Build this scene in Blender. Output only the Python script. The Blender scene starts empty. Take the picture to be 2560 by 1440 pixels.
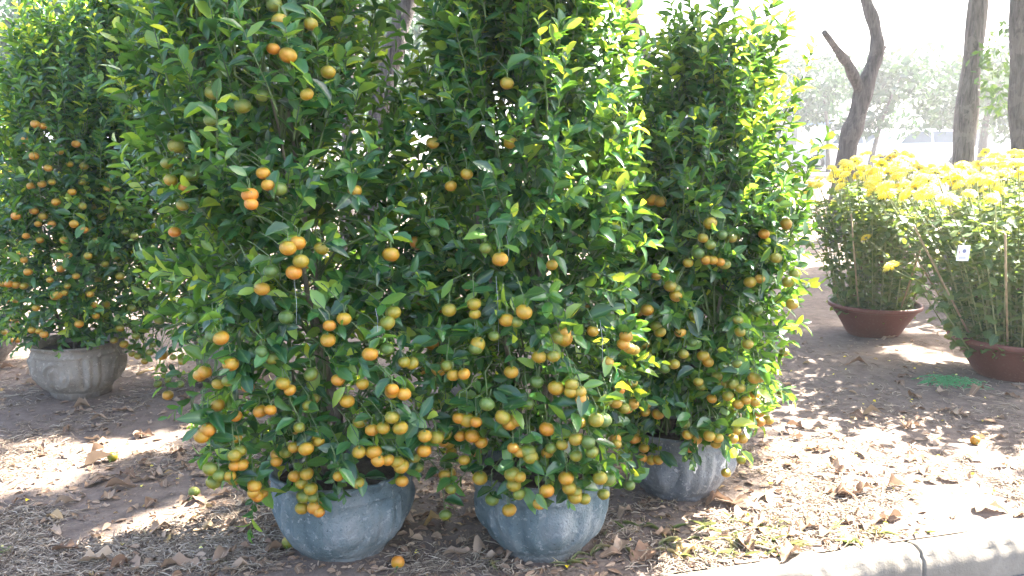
import bpy, math, random
import numpy as np
from mathutils import Vector, Matrix

# ---------------------------------------------------------------- camera, sky, sun, exposure
scene = bpy.context.scene
COL = scene.collection
CAM_Z, PITCH, FPX = 1.45, math.radians(9.9), 2009.0
cam_data = bpy.data.cameras.new('camera')
cam = bpy.data.objects.new('camera', cam_data)
COL.objects.link(cam)
cam.location = (0, 0, CAM_Z)
cam.rotation_euler = (math.radians(90) - PITCH, 0, 0)
cam_data.sensor_width = 36.0
cam_data.lens = 36.0 * FPX / 2560.0
cam_data.clip_start = 0.05
cam_data.clip_end = 1500
scene.camera = cam

SUN_AZ, SUN_EL = math.radians(60), math.radians(47)      # azimuth to the right of the view
S = np.array([math.sin(SUN_AZ) * math.cos(SUN_EL), math.cos(SUN_AZ) * math.cos(SUN_EL), math.sin(SUN_EL)])
world = bpy.data.worlds.new('World')
scene.world = world
world.use_nodes = True
wn = world.node_tree
sky = wn.nodes.new('ShaderNodeTexSky')
sky.sky_type = 'NISHITA'
sky.sun_disc = False
sky.sun_elevation = SUN_EL
sky.sun_rotation = SUN_AZ
sky.dust_density = 5.0
sky.ozone_density = 0.6
sky.air_density = 1.0
wn.links.new(sky.outputs[0], wn.nodes['Background'].inputs[0])
wn.nodes['Background'].inputs[1].default_value = 0.098
sun_data = bpy.data.lights.new('sun', 'SUN')
sun_data.energy = 5.0
sun_data.angle = math.radians(0.55)
sun_data.color = (1.0, 0.94, 0.84)
sun = bpy.data.objects.new('sun', sun_data)
COL.objects.link(sun)
sun.rotation_euler = Vector(tuple(-S)).to_track_quat('-Z', 'Y').to_euler()
sun.location = (6, 8, 9)
vs = scene.view_settings
vs.view_transform = 'Standard'
vs.look = 'None'
vs.gamma = 1.0
vs.use_curve_mapping = False
vs.exposure = 3.9
scene.render.engine = 'CYCLES'
scene.cycles.use_denoising = True
scene.cycles.use_adaptive_sampling = True
scene.cycles.adaptive_threshold = 0.02
scene.cycles.max_bounces = 6
scene.cycles.diffuse_bounces = 3
scene.cycles.transmission_bounces = 3
scene.cycles.volume_bounces = 0
scene.cycles.caustics_reflective = False
scene.cycles.caustics_refractive = False

HAZE = 0.0032
rng = np.random.default_rng(7)
random.seed(7)
PI = math.pi

# ---------------------------------------------------------------- helpers
def pix_ray(px, py):
    x = (px - 1280) / FPX
    y = -(py - 720) / FPX
    return np.array([x, math.cos(PITCH) + y * math.sin(PITCH), -math.sin(PITCH) + y * math.cos(PITCH)])

def ground_at(px, py, z=0.0):
    d = pix_ray(px, py)
    return np.array([0, 0, CAM_Z]) + d * ((z - CAM_Z) / d[2])

def at_depth(px, py, Y):
    d = pix_ray(px, py)
    return np.array([0, 0, CAM_Z]) + d * (Y / d[1])

def project(P):
    P = np.atleast_2d(P)
    q = P - np.array([0, 0, CAM_Z])
    zc = q[:, 1] * math.cos(PITCH) - q[:, 2] * math.sin(PITCH)
    yc = q[:, 1] * math.sin(PITCH) + q[:, 2] * math.cos(PITCH)
    zs = np.maximum(zc, 1e-3)
    return 1280 + FPX * q[:, 0] / zs, 720 - FPX * yc / zs, zc

def unit(v):
    v = np.asarray(v, float)
    return v / np.maximum(np.linalg.norm(v, axis=-1, keepdims=True), 1e-9)

def tag(o, label=None, cat=None, group=None, kind=None):
    if label: o['label'] = label
    if cat: o['category'] = cat
    if group: o['group'] = group
    if kind: o['kind'] = kind
    return o

def empty(name, loc, rz=0.0):
    o = bpy.data.objects.new(name, None)
    o.empty_display_size = 0.1
    o.location = tuple(loc)
    o.rotation_euler = (0, 0, rz)
    COL.objects.link(o)
    return o

def link(name, me, parent=None, loc=None, kind=None):
    o = bpy.data.objects.new(name, me)
    COL.objects.link(o)
    if parent: o.parent = parent
    if loc is not None: o.location = tuple(loc)
    if kind: o['kind'] = kind
    return o

def mesh_np(name, verts, tris, mat=None, attrs=None, smooth=True, mats=None, mat_idx=None):
    verts = np.asarray(verts, np.float32)
    tris = np.asarray(tris, np.int32)
    me = bpy.data.meshes.new(name)
    me.vertices.add(len(verts))
    me.vertices.foreach_set('co', verts.ravel())
    n = len(tris)
    me.loops.add(n * 3)
    me.loops.foreach_set('vertex_index', tris.ravel())
    me.polygons.add(n)
    me.polygons.foreach_set('loop_start', np.arange(0, n * 3, 3, dtype=np.int32))
    me.polygons.foreach_set('loop_total', np.full(n, 3, np.int32))
    me.polygons.foreach_set('use_smooth', np.full(n, smooth, bool))
    for k, a in (attrs or {}).items():
        at = me.attributes.new(k, 'FLOAT', 'POINT')
        at.data.foreach_set('value', np.asarray(a, np.float32).ravel())
    if mats:
        for m in mats: me.materials.append(m)
        me.polygons.foreach_set('material_index', np.asarray(mat_idx, np.int32))
    elif mat:
        me.materials.append(mat)
    me.update(calc_edges=True)
    me.validate()
    return me

class MB:
    """collects shapes for one mesh"""
    def __init__(self):
        self.v, self.f, self.a, self.n, self.mi = [], [], [], 0, []
    def add(self, verts, tris, a=0.0, mi=0):
        verts = np.asarray(verts, float).reshape(-1, 3)
        tris = np.asarray(tris, int).reshape(-1, 3)
        self.v.append(verts); self.f.append(tris + self.n)
        self.a.append(np.broadcast_to(np.asarray(a, float), (len(verts),)))
        self.mi.append(np.full(len(tris), mi))
        self.n += len(verts)
    def tube(self, pts, rad, sides=6, a=0.0, cap=True, mi=0):
        pts = np.asarray(pts, float)
        k = len(pts)
        rad = np.broadcast_to(np.asarray(rad, float), (k,))
        tan = np.gradient(pts, axis=0)
        tan = unit(tan)
        ref = np.array([0.0, 0, 1]) if abs(tan[0, 2]) < 0.9 else np.array([1.0, 0, 0])
        u = unit(np.cross(tan, ref)); w = np.cross(tan, u)
        ang = np.linspace(0, 2 * PI, sides, endpoint=False)
        ring = (np.cos(ang)[None, :, None] * u[:, None, :] + np.sin(ang)[None, :, None] * w[:, None, :])
        V = (pts[:, None, :] + ring * rad[:, None, None]).reshape(-1, 3)
        F = []
        for i in range(k - 1):
            for j in range(sides):
                p, q = i * sides + j, i * sides + (j + 1) % sides
                F.append((p, q, q + sides)); F.append((p, q + sides, p + sides))
        if cap:
            for j in range(1, sides - 1):
                F.append((0, j + 1, j))
                b = (k - 1) * sides
                F.append((b, b + j, b + j + 1))
        self.add(V, F, a, mi)
    def box(self, lo, hi, a=0.0, mi=0, M=None):
        x0, y0, z0 = lo; x1, y1, z1 = hi
        V = np.array([(x0, y0, z0), (x1, y0, z0), (x1, y1, z0), (x0, y1, z0), (x0, y0, z1), (x1, y0, z1), (x1, y1, z1), (x0, y1, z1)], float)
        if M is not None: V = V @ np.asarray(M)[:3, :3].T + np.asarray(M)[:3, 3]
        F = []
        for q in ((0, 3, 2, 1), (4, 5, 6, 7), (0, 1, 5, 4), (1, 2, 6, 5), (2, 3, 7, 6), (3, 0, 4, 7)):
            F += [(q[0], q[1], q[2]), (q[0], q[2], q[3])]
        self.add(V, F, a, mi)
    def lathe(self, prof, seg=48, a=0.0, mi=0, fn=None):
        prof = np.asarray(prof, float)
        k = len(prof)
        ang = np.linspace(0, 2 * PI, seg, endpoint=False)
        R = np.repeat(prof[:, 0][:, None], seg, 1)
        Z = np.repeat(prof[:, 1][:, None], seg, 1)
        A = np.repeat(ang[None, :], k, 0)
        if fn: R, Z = fn(R, Z, A, np.repeat(np.arange(k)[:, None], seg, 1))
        V = np.stack([R * np.cos(A), R * np.sin(A), Z], -1).reshape(-1, 3)
        F = []
        for i in range(k - 1):
            for j in range(seg):
                p, q = i * seg + j, i * seg + (j + 1) % seg
                F.append((p, q, q + seg)); F.append((p, q + seg, p + seg))
        self.add(V, F, a, mi)
    def mesh(self, name, mat=None, smooth=True, mats=None):
        V = np.concatenate(self.v); F = np.concatenate(self.f)
        return mesh_np(name, V, F, mat, {'tint': np.concatenate(self.a)}, smooth, mats, np.concatenate(self.mi) if mats else None)
    def build(self, name, mat=None, parent=None, smooth=True, mats=None, kind=None, loc=None):
        return link(name, self.mesh(name, mat, smooth, mats), parent, loc, kind)

# value noise for terrain and relief
_tab = np.random.default_rng(3).random((64, 64))
def vnoise(x, y):
    x = np.asarray(x, float); y = np.asarray(y, float)
    xi = np.floor(x).astype(int); yi = np.floor(y).astype(int)
    fx = x - xi; fy = y - yi
    fx = fx * fx * (3 - 2 * fx); fy = fy * fy * (3 - 2 * fy)
    g = lambda i, j: _tab[i % 64, j % 64]
    return (g(xi, yi) * (1 - fx) + g(xi + 1, yi) * fx) * (1 - fy) + (g(xi, yi + 1) * (1 - fx) + g(xi + 1, yi + 1) * fx) * fy

# ---------------------------------------------------------------- materials
class NT:
    def __init__(self, name):
        self.m = bpy.data.materials.new(name)
        self.m.use_nodes = True
        self.t = self.m.node_tree
        self.b = self.t.nodes['Principled BSDF']
        self.out = self.t.nodes['Material Output']
    def n(self, typ, **kw):
        nd = self.t.nodes.new(typ)
        for k, v in kw.items():
            if hasattr(nd, k): setattr(nd, k, v)
            else: nd.inputs[k.replace('_', ' ')].default_value = v
        return nd
    def l(self, a, b):
        self.t.links.new(a, b)
    def noise(self, scale, detail=4, rough=0.55, coord=None, dist=0.0):
        nd = self.n('ShaderNodeTexNoise')
        nd.inputs['Scale'].default_value = scale
        nd.inputs['Detail'].default_value = detail
        nd.inputs['Roughness'].default_value = rough
        nd.inputs['Distortion'].default_value = dist
        if coord is not None: self.l(coord, nd.inputs['Vector'])
        return nd.outputs['Fac']
    def coord(self, which='Object'):
        return self.n('ShaderNodeTexCoord').outputs[which]
    def ramp(self, fac, stops):
        r = self.n('ShaderNodeValToRGB')
        e = r.color_ramp.elements
        while len(e) < len(stops): e.new(0.5)
        for el, (p, c) in zip(e, stops):
            el.position = p
            el.color = (*c, 1) if len(c) == 3 else c
        self.l(fac, r.inputs[0])
        return r.outputs[0]
    def mix(self, fac, a, b, typ='MIX'):
        m = self.n('ShaderNodeMix')
        m.data_type = 'RGBA'; m.blend_type = typ
        for i, s in ((0, fac), (6, a), (7, b)):
            if hasattr(s, 'is_linked'): self.l(s, m.inputs[i])
            else: m.inputs[i].default_value = s if i == 0 else ((*s, 1) if len(s) == 3 else s)
        return m.outputs[2]
    def math(self, op, a, b=0.0, clamp=False):
        m = self.n('ShaderNodeMath'); m.operation = op; m.use_clamp = clamp
        for i, s in ((0, a), (1, b)):
            if hasattr(s, 'is_linked'): self.l(s, m.inputs[i])
            else: m.inputs[i].default_value = s
        return m.outputs[0]
    def attr(self, name):
        a = self.n('ShaderNodeAttribute'); a.attribute_name = name
        return a.outputs['Fac']
    def bump(self, h, strength=0.4, dist=0.01):
        b = self.n('ShaderNodeBump')
        b.inputs['Strength'].default_value = strength
        b.inputs['Distance'].default_value = dist
        self.l(h, b.inputs['Height'])
        self.l(b.outputs[0], self.b.inputs['Normal'])
        return b.outputs[0]
    def col(self, c):
        if hasattr(c, 'is_linked'): self.l(c, self.b.inputs['Base Color'])
        else: self.b.inputs['Base Color'].default_value = (*c, 1)
    def rough(self, r, spec=0.5):
        self.b.inputs['Roughness'].default_value = r
        self.b.inputs['Specular IOR Level'].default_value = spec
    def translucent(self, color, fac):
        tr = self.n('ShaderNodeBsdfTranslucent')
        if hasattr(color, 'is_linked'): self.l(color, tr.inputs[0])
        else: tr.inputs[0].default_value = (*color, 1)
        mx = self.n('ShaderNodeMixShader'); mx.inputs[0].default_value = fac
        self.l(self.b.outputs[0], mx.inputs[1]); self.l(tr.outputs[0], mx.inputs[2])
        self.l(mx.outputs[0], self.out.inputs['Surface'])

def simple(name, c, rough=0.7, spec=0.4, var=0.25, scale=8.0, bump=0.0):
    t = NT(name)
    n = t.noise(scale, 5, 0.6, t.coord())
    a = tuple(x * (1 - var) for x in c); b = tuple(min(1, x * (1 + var)) for x in c)
    t.col(t.ramp(n, [(0.3, a), (0.7, b)]))
    t.rough(rough, spec)
    if bump: t.bump(n, bump, 0.02)
    return t.m

def leaf_mat(name, stops, trans, tfac, rough=0.27, source='attr', rib=(0.16, 0.26, 0.07)):
    """glossy leaf, lit through; colour varies leaf by leaf"""
    t = NT(name)
    if source == 'attr': r = t.attr('tint')
    else: r = t.n('ShaderNodeObjectInfo').outputs['Random']
    c = t.ramp(r, stops)
    ribf = t.math('MULTIPLY', t.math('GREATER_THAN', t.attr('rib'), 0.86), 0.35)
    c = t.mix(ribf, c, rib)
    geo = t.n('ShaderNodeNewGeometry').outputs['Backfacing']
    c2 = t.mix(t.math('MULTIPLY', geo, 0.35), c, (0.09, 0.19, 0.06))
    t.col(c2)
    t.rough(rough, 0.5)
    tc = t.ramp(r, [(p, tuple(min(1, x * k) for x, k in zip(c0, trans))) for p, c0 in stops])
    t.translucent(tc, tfac)
    return t.m

KQ = [(0.0, (0.006, 0.038, 0.018)), (0.45, (0.016, 0.084, 0.030)), (0.8, (0.042, 0.148, 0.040)), (0.96, (0.10, 0.22, 0.05)), (1.0, (0.18, 0.29, 0.06))]
M_LEAF = leaf_mat('kumquat_leaf', KQ, (13.0, 4.8, 1.0), 0.40)
M_LEAF_ONE = leaf_mat('kumquat_leaf_single', KQ, (13.0, 4.8, 1.0), 0.40, source='obj')
CQ = [(0.0, (0.036, 0.078, 0.026)), (0.6, (0.062, 0.118, 0.036)), (1.0, (0.115, 0.165, 0.05))]
M_CHLEAF = leaf_mat('chrysanthemum_leaf', CQ, (3.5, 2.6, 1.0), 0.35, rough=0.6)
SQ = [(0.0, (0.03, 0.075, 0.03)), (0.6, (0.05, 0.12, 0.035)), (1.0, (0.09, 0.17, 0.04))]
M_SHADE = leaf_mat('shade_tree_leaf', SQ, (3.0, 2.4, 0.9), 0.3, rough=0.5)
M_FAR = leaf_mat('far_tree_leaf', [(0.0, (0.016, 0.040, 0.026)), (0.6, (0.028, 0.062, 0.034)), (1.0, (0.045, 0.085, 0.036))], (1.6, 1.5, 1.0), 0.2, rough=0.7)
M_GRASS = leaf_mat('grass_blade', [(0.0, (0.09, 0.13, 0.05)), (0.45, (0.17, 0.17, 0.08)), (1.0, (0.33, 0.27, 0.17))], (1.6, 1.5, 1.0), 0.3, rough=0.6)

def fruit_mat():
    t = NT('kumquat_rind')
    z = t.n('ShaderNodeSeparateXYZ'); t.l(t.coord(), z.inputs[0])
    oi = t.n('ShaderNodeObjectInfo')
    sep = t.n('ShaderNodeSeparateColor'); t.l(oi.outputs['Color'], sep.inputs[0])
    ripe = sep.outputs[0]
    nz = t.noise(0.9, 3, 0.6, t.coord())
    h = t.math('MULTIPLY', z.outputs[2], -0.20)
    f = t.math('ADD', t.math('ADD', ripe, h), t.math('MULTIPLY', t.math('SUBTRACT', nz, 0.62), 0.55))
    c = t.ramp(f, [(0.0, (0.050, 0.105, 0.016)), (0.22, (0.11, 0.145, 0.016)), (0.45, (0.22, 0.175, 0.008)), (0.68, (0.35, 0.185, 0.008)), (1.0, (0.45, 0.140, 0.006))])
    spots = t.noise(22, 2, 0.5, t.coord())
    c = t.mix(t.math('MULTIPLY', t.math('LESS_THAN', spots, 0.40), 0.35), c, (0.20, 0.13, 0.03))
    scar = t.noise(3.2, 4, 0.7, t.coord(), 1.0)
    c = t.mix(t.math('MULTIPLY', t.math('GREATER_THAN', scar, 0.66), 0.45), c, (0.16, 0.10, 0.035))
    t.col(c)
    t.rough(0.36, 0.5)
    t.b.inputs['Subsurface Weight'].default_value = 0.0
    pit = t.noise(26, 2, 0.5, t.coord())
    t.bump(pit, 0.25, 0.04)
    return t.m
M_FRUIT = fruit_mat()
M_CALYX = simple('fruit_stalk', (0.10, 0.16, 0.05), 0.7)
M_BARK = simple('kumquat_bark', (0.13, 0.11, 0.08), 0.85, 0.2, 0.4, 25, 0.6)
M_TWIG = simple('green_twig', (0.09, 0.13, 0.045), 0.7, 0.3, 0.3, 12)
M_SOIL = simple('pot_soil', (0.045, 0.036, 0.03), 0.95, 0.1, 0.5, 30, 1.0)

def pot_mat(name, base, dark, pale, tintc):
    t = NT(name)
    co = t.coord()
    n1 = t.noise(5, 6, 0.62, co, 0.4)
    n2 = t.noise(38, 4, 0.6, co)
    n3 = t.noise(150, 2, 0.5, co)
    c = t.ramp(n1, [(0.34, dark), (0.5, base), (0.66, pale)])
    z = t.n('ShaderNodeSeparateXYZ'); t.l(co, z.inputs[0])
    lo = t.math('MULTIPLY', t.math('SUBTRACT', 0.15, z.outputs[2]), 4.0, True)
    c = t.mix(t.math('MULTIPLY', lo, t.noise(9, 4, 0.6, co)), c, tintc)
    c = t.mix(t.math('MULTIPLY', t.math('GREATER_THAN', n2, 0.60), 0.7), c, tuple(min(1, x * 1.25) for x in pale))
    c = t.mix(t.math('MULTIPLY', t.math('LESS_THAN', n3, 0.31), 0.75), c, tuple(x * 0.35 for x in dark))
    drip = t.n('ShaderNodeMapping'); drip.inputs['Scale'].default_value = (9, 9, 0.8); t.l(co, drip.inputs['Vector'])
    dn = t.noise(1.6, 3, 0.5, drip.outputs[0])
    c = t.mix(t.math('MULTIPLY', t.math('GREATER_THAN', dn, 0.62), 0.35), c, pale)
    mud = t.math('MULTIPLY', t.math('SUBTRACT', 0.055, z.outputs[2]), 18.0, True)
    c = t.mix(t.math('MULTIPLY', mud, 0.7), c, (0.11, 0.09, 0.075))
    t.col(c); t.rough(0.82, 0.25)
    t.bump(t.math('ADD', t.math('MULTIPLY', n2, 0.6), t.math('MULTIPLY', n3, 0.5)), 0.9, 0.010)
    return t.m
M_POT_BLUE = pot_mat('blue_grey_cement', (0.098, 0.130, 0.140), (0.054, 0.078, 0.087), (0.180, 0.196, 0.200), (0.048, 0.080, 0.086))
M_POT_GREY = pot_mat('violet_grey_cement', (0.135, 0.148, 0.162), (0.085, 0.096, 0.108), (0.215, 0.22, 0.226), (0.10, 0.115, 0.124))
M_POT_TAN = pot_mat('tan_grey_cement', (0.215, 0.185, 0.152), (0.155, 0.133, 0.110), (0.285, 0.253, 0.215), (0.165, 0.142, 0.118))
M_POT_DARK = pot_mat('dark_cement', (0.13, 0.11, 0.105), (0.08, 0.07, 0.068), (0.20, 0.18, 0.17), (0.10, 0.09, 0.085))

def terracotta():
    t = NT('red_brown_plastic')
    n = t.noise(6, 5, 0.6, t.coord())
    d = t.noise(60, 2, 0.5, t.coord())
    c = t.ramp(n, [(0.3, (0.085, 0.026, 0.019)), (0.7, (0.125, 0.041, 0.029))])
    c = t.mix(t.math('MULTIPLY', t.math('GREATER_THAN', d, 0.62), 0.35), c, (0.15, 0.085, 0.065))
    t.col(c); t.rough(0.55, 0.3)
    return t.m
M_TERRA = terracotta()

def dirt():
    t = NT('dirt')
    co = t.coord()
    n1 = t.noise(0.9, 6, 0.6, co)
    n2 = t.noise(14, 6, 0.65, co)
    n3 = t.noise(70, 3, 0.6, co)
    c = t.ramp(n1, [(0.3, (0.095, 0.072, 0.060)), (0.55, (0.130, 0.100, 0.083)), (0.75, (0.172, 0.134, 0.110))])
    c = t.mix(0.55, c, t.ramp(n2, [(0.3, (0.052, 0.038, 0.031)), (0.7, (0.20, 0.156, 0.128))]))
    c = t.mix(t.math('MULTIPLY', t.math('GREATER_THAN', n3, 0.66), 0.6), c, (0.22, 0.185, 0.155))
    t.col(c); t.rough(0.95, 0.15)
    t.bump(t.math('ADD', t.math('MULTIPLY', n2, 0.8), t.math('MULTIPLY', n3, 0.35)), 0.8, 0.02)
    return t.m
M_DIRT = dirt()

def concrete():
    t = NT('kerb_concrete')
    co = t.coord()
    n1 = t.noise(3.5, 6, 0.65, co); n2 = t.noise(30, 5, 0.65, co); n3 = t.noise(110, 2, 0.5, co)
    c = t.ramp(n1, [(0.3, (0.105, 0.092, 0.075)), (0.6, (0.155, 0.138, 0.115)), (0.8, (0.21, 0.19, 0.162))])
    c = t.mix(t.math('MULTIPLY', t.math('LESS_THAN', n2, 0.40), 0.55), c, (0.15, 0.135, 0.12))
    c = t.mix(t.math('MULTIPLY', t.math('LESS_THAN', n3, 0.33), 0.6), c, (0.12, 0.11, 0.10))
    t.col(c); t.rough(0.92, 0.2)
    t.bump(t.math('ADD', n2, t.math('MULTIPLY', n3, 0.5)), 0.35, 0.006)
    return t.m
M_KERB = concrete()
M_ASPH = simple('asphalt', (0.075, 0.072, 0.074), 0.9, 0.2, 0.35, 60, 0.6)

def dead_mat(name, source):
    t = NT(name)
    if source == 'obj':
        sc_ = t.n('ShaderNodeSeparateColor'); t.l(t.n('ShaderNodeObjectInfo').outputs['Color'], sc_.inputs[0]); r = sc_.outputs[0]
    else: r = t.attr('tint')
    c = t.ramp(r, [(0.0, (0.14, 0.080, 0.050)), (0.35, (0.24, 0.158, 0.105)), (0.7, (0.33, 0.240, 0.170)), (0.93, (0.39, 0.295, 0.215)), (1.0, (0.38, 0.25, 0.08))])
    n = t.noise(9 if source != 'obj' else 4, 4, 0.6, t.coord())
    c = t.mix(t.math('MULTIPLY', n, 0.5), c, (0.17, 0.115, 0.08))
    ribf = t.math('MULTIPLY', t.math('GREATER_THAN', t.attr('rib'), 0.88), 0.5)
    c = t.mix(ribf, c, (0.48, 0.38, 0.27))
    t.col(c); t.rough(0.8, 0.2)
    t.translucent(c, 0.18)
    return t.m
M_DEAD = dead_mat('dry_leaf', 'obj')
M_DEAD_MASS = dead_mat('dry_leaf_bits', 'attr')
def straw_mat():
    t = NT('dry_straw')
    c = t.ramp(t.attr('tint'), [(0.0, (0.085, 0.06, 0.047)), (0.4, (0.18, 0.14, 0.105)), (0.8, (0.31, 0.255, 0.195)), (1.0, (0.42, 0.35, 0.27))])
    t.col(c); t.rough(0.85, 0.2)
    return t.m
M_STRAW = straw_mat()
def petal_mat():
    t = NT('yellow_petal')
    r = t.attr('tint')
    c = t.ramp(r, [(0.0, (0.86, 0.64, 0.02)), (0.5, (0.91, 0.79, 0.10)), (1.0, (0.94, 0.90, 0.38))])  # pale end puts the overexposed white of sunlit flower tops into the colour
    t.col(c); t.rough(0.6, 0.3); t.translucent(c, 0.35)
    return t.m
M_PETAL = petal_mat()
M_STEM = simple('chrysanthemum_stem', (0.24, 0.26, 0.11), 0.75, 0.2, 0.35, 15)
M_BAMBOO = simple('bamboo_stake', (0.33, 0.235, 0.13), 0.7, 0.3, 0.3, 20)
def bark_mat(name, dark, pale):
    t = NT(name)
    mp = t.n('ShaderNodeMapping'); mp.inputs['Scale'].default_value = (1, 1, 0.16); t.l(t.coord(), mp.inputs['Vector'])
    crack = t.noise(24, 6, 0.7, mp.outputs[0], 0.6)
    blot = t.noise(3.0, 5, 0.6, t.coord())
    c = t.ramp(crack, [(0.36, tuple(x * 0.45 for x in dark)), (0.5, dark), (0.68, pale)])
    c = t.mix(t.math('MULTIPLY', t.math('GREATER_THAN', blot, 0.58), 0.5), c, pale)
    t.col(c); t.rough(0.95, 0.15)
    t.bump(crack, 1.0, 0.04)
    return t.m
M_TRUNK = bark_mat('shade_tree_bark', (0.07, 0.062, 0.060), (0.12, 0.108, 0.10))
M_TRUNK_PALE = bark_mat('pale_bark', (0.13, 0.118, 0.108), (0.21, 0.19, 0.17))
M_CARD = simple('white_card', (0.62, 0.62, 0.65), 0.6, 0.3, 0.02)
M_INK = simple('grey_print', (0.16, 0.16, 0.24), 0.6, 0.3, 0.2)
M_PINK = simple('pink_print', (0.35, 0.10, 0.10), 0.6, 0.3, 0.1)
M_GREENPL = simple('green_plastic', (0.05, 0.24, 0.08), 0.5, 0.5, 0.3, 30)
M_BLUEPL = simple('blue_plastic', (0.04, 0.16, 0.42), 0.45, 0.5, 0.2, 20)
M_WALL = simple('white_plaster', (0.74, 0.74, 0.72), 0.85, 0.2, 0.08, 2)
M_GLASS = simple('dark_glass', (0.03, 0.05, 0.075), 0.4, 0.15, 0.2, 1)
M_BLUESIGN = simple('blue_awning', (0.10, 0.22, 0.45), 0.6, 0.3, 0.2, 2)
M_ROOFT = simple('grey_roof', (0.45, 0.43, 0.42), 0.8, 0.2, 0.2, 3)
M_CARW = simple('white_car_paint', (0.78, 0.78, 0.79), 0.25, 0.5, 0.03, 2)
M_CARS = simple('silver_car_paint', (0.55, 0.57, 0.60), 0.3, 0.5, 0.03, 2)
M_TYRE = simple('tyre_rubber', (0.03, 0.03, 0.03), 0.85, 0.2, 0.2, 10)
M_LAMP = simple('lamp_lens', (0.65, 0.65, 0.62), 0.2, 0.5, 0.1, 10)
M_RED = simple('red_lens', (0.45, 0.03, 0.02), 0.3, 0.5, 0.1, 10)
M_HUB = simple('wheel_metal', (0.45, 0.45, 0.46), 0.4, 0.5, 0.1, 10)
M_WHITEMARK = simple('lime_stain', (0.62, 0.60, 0.56), 0.9, 0.2, 0.15, 40)
M_THREAD = simple('nylon_thread', (0.35, 0.38, 0.38), 0.4, 0.5, 0.05)

# ---------------------------------------------------------------- ground, kerb, road
KA = math.radians(14.5)
KU = np.array([math.cos(KA), math.sin(KA)])
KV = np.array([-math.sin(KA), math.cos(KA)])
K0 = np.array([0.50, 2.555])                       # a point on the kerb's back edge
def kuv(x, y):
    d = np.stack([np.asarray(x, float) - K0[0], np.asarray(y, float) - K0[1]], -1)
    return d @ KU, d @ KV
def ground_h(x, y):
    x = np.asarray(x, float); y = np.asarray(y, float)
    _, v = kuv(x, y)
    fade = np.clip(1.4 - np.hypot(x, y - 4) / 14, 0, 1) * np.clip(v / 0.25, 0, 1)
    rise = np.clip((y - 15) / 8, 0, 1); rise = 0.55 * rise * rise * (3 - 2 * rise)
    return rise + fade * ((vnoise(x * 1.3 + 5, y * 1.3) - 0.5) * 0.05 + (vnoise(x * 5, y * 5 + 9) - 0.5) * 0.018)

def nonuni(lo, hi, n, fine):
    s = np.linspace(-1, 1, n)
    return s

us = np.sign(np.linspace(-1, 1, 241)) * (np.abs(np.linspace(-1, 1, 241)) * 7.5 + np.abs(np.linspace(-1, 1, 241)) ** 7 * 500)
vv = np.linspace(0, 1, 150); vv = vv * 9 + vv ** 7 * 500
U, V = np.meshgrid(us, vv)
GX = K0[0] + U * KU[0] + V * KV[0]; GY = K0[1] + U * KU[1] + V * KV[1]
GZ = ground_h(GX, GY)
P = np.stack([GX, GY, GZ], -1).reshape(-1, 3)
nu, nv = len(us), len(vv)
idx = np.arange(nu * nv).reshape(nv, nu)
a_, b_, c_, d_ = idx[:-1, :-1].ravel(), idx[:-1, 1:].ravel(), idx[1:, 1:].ravel(), idx[1:, :-1].ravel()
T = np.concatenate([np.stack([a_, b_, c_], 1), np.stack([a_, c_, d_], 1)])
tag(link('ground', mesh_np('ground', P, T, M_DIRT)), 'grey brown bare dirt ground under the potted trees', 'ground', kind='structure')

def kpt(u, v, z):
    return (K0[0] + u * KU[0] + v * KV[0], K0[1] + u * KU[1] + v * KV[1], z)
# kerb : worn concrete strip, chipped top edge, cast in lengths
KW, KH = 0.105, 0.14
kb = MB()
uu = np.concatenate([np.linspace(-9, -0.6, 80), np.linspace(-0.59, 3.5, 900), np.linspace(3.6, 12, 80)])
nn = len(uu)
joint = 0.02 * np.exp(-((((uu + 0.5) % 1.0) - 0.5 - 0.02 * np.sin(uu * 9)) / 0.006) ** 2)
chip = np.clip((vnoise(uu * 6, uu * 0 + 3) - 0.45) * 0.05, 0, 0.03) + (vnoise(uu * 26, uu * 0 + 8) - 0.3) * 0.012
rows = [(-0.002, -0.2, 0), (-0.001, -0.004, 0), (-0.012, 0.006, 0), (-0.055, 0.007, 0.1), (-KW + 0.018, 0.005, 0.6), (-KW + 0.004, -0.008, 1.0), (-KW, -0.028, 0.45), (-KW - 0.002, -0.07, 0.08), (-KW - 0.006, -KH, 0.05), (-KW - 0.008, -KH - 0.1, 0)]
KP = []
for (v_, z_, k) in rows:
    n_ = (vnoise(uu * 11 + z_ * 70, uu * 0 + v_ * 90) - 0.5) * 0.004
    vv_ = v_ + np.clip(chip, 0, 1) * k * 0.9 + n_ * (k > 0)
    zz_ = z_ - np.clip(chip, 0, 1) * k * 0.8 + n_ * 0.6 - joint * (z_ > -0.02)
    vv_ = vv_ + joint * 0.6 * (v_ < -KW + 0.01)
    if v_ == -0.012: vv_ = vv_ + (vnoise(uu * 9, uu * 0 + 40) - 0.5) * 0.05
    KP.append(np.stack([K0[0] + uu * KU[0] + vv_ * KV[0], K0[1] + uu * KU[1] + vv_ * KV[1], zz_], -1))
KP = np.array(KP)
nr = len(rows)
ii = np.arange(nr * nn).reshape(nr, nn)
a_, b_, c_, d_ = ii[:-1, :-1].ravel(), ii[:-1, 1:].ravel(), ii[1:, 1:].ravel(), ii[1:, :-1].ravel()
kb.add(KP.reshape(-1, 3), np.concatenate([np.stack([a_, c_, b_], 1), np.stack([a_, d_, c_], 1)]))
kerb = kb.build('kerb', M_KERB)
tag(kerb, 'chipped pale concrete kerb along the edge of the dirt', 'kerb', kind='structure')

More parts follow.
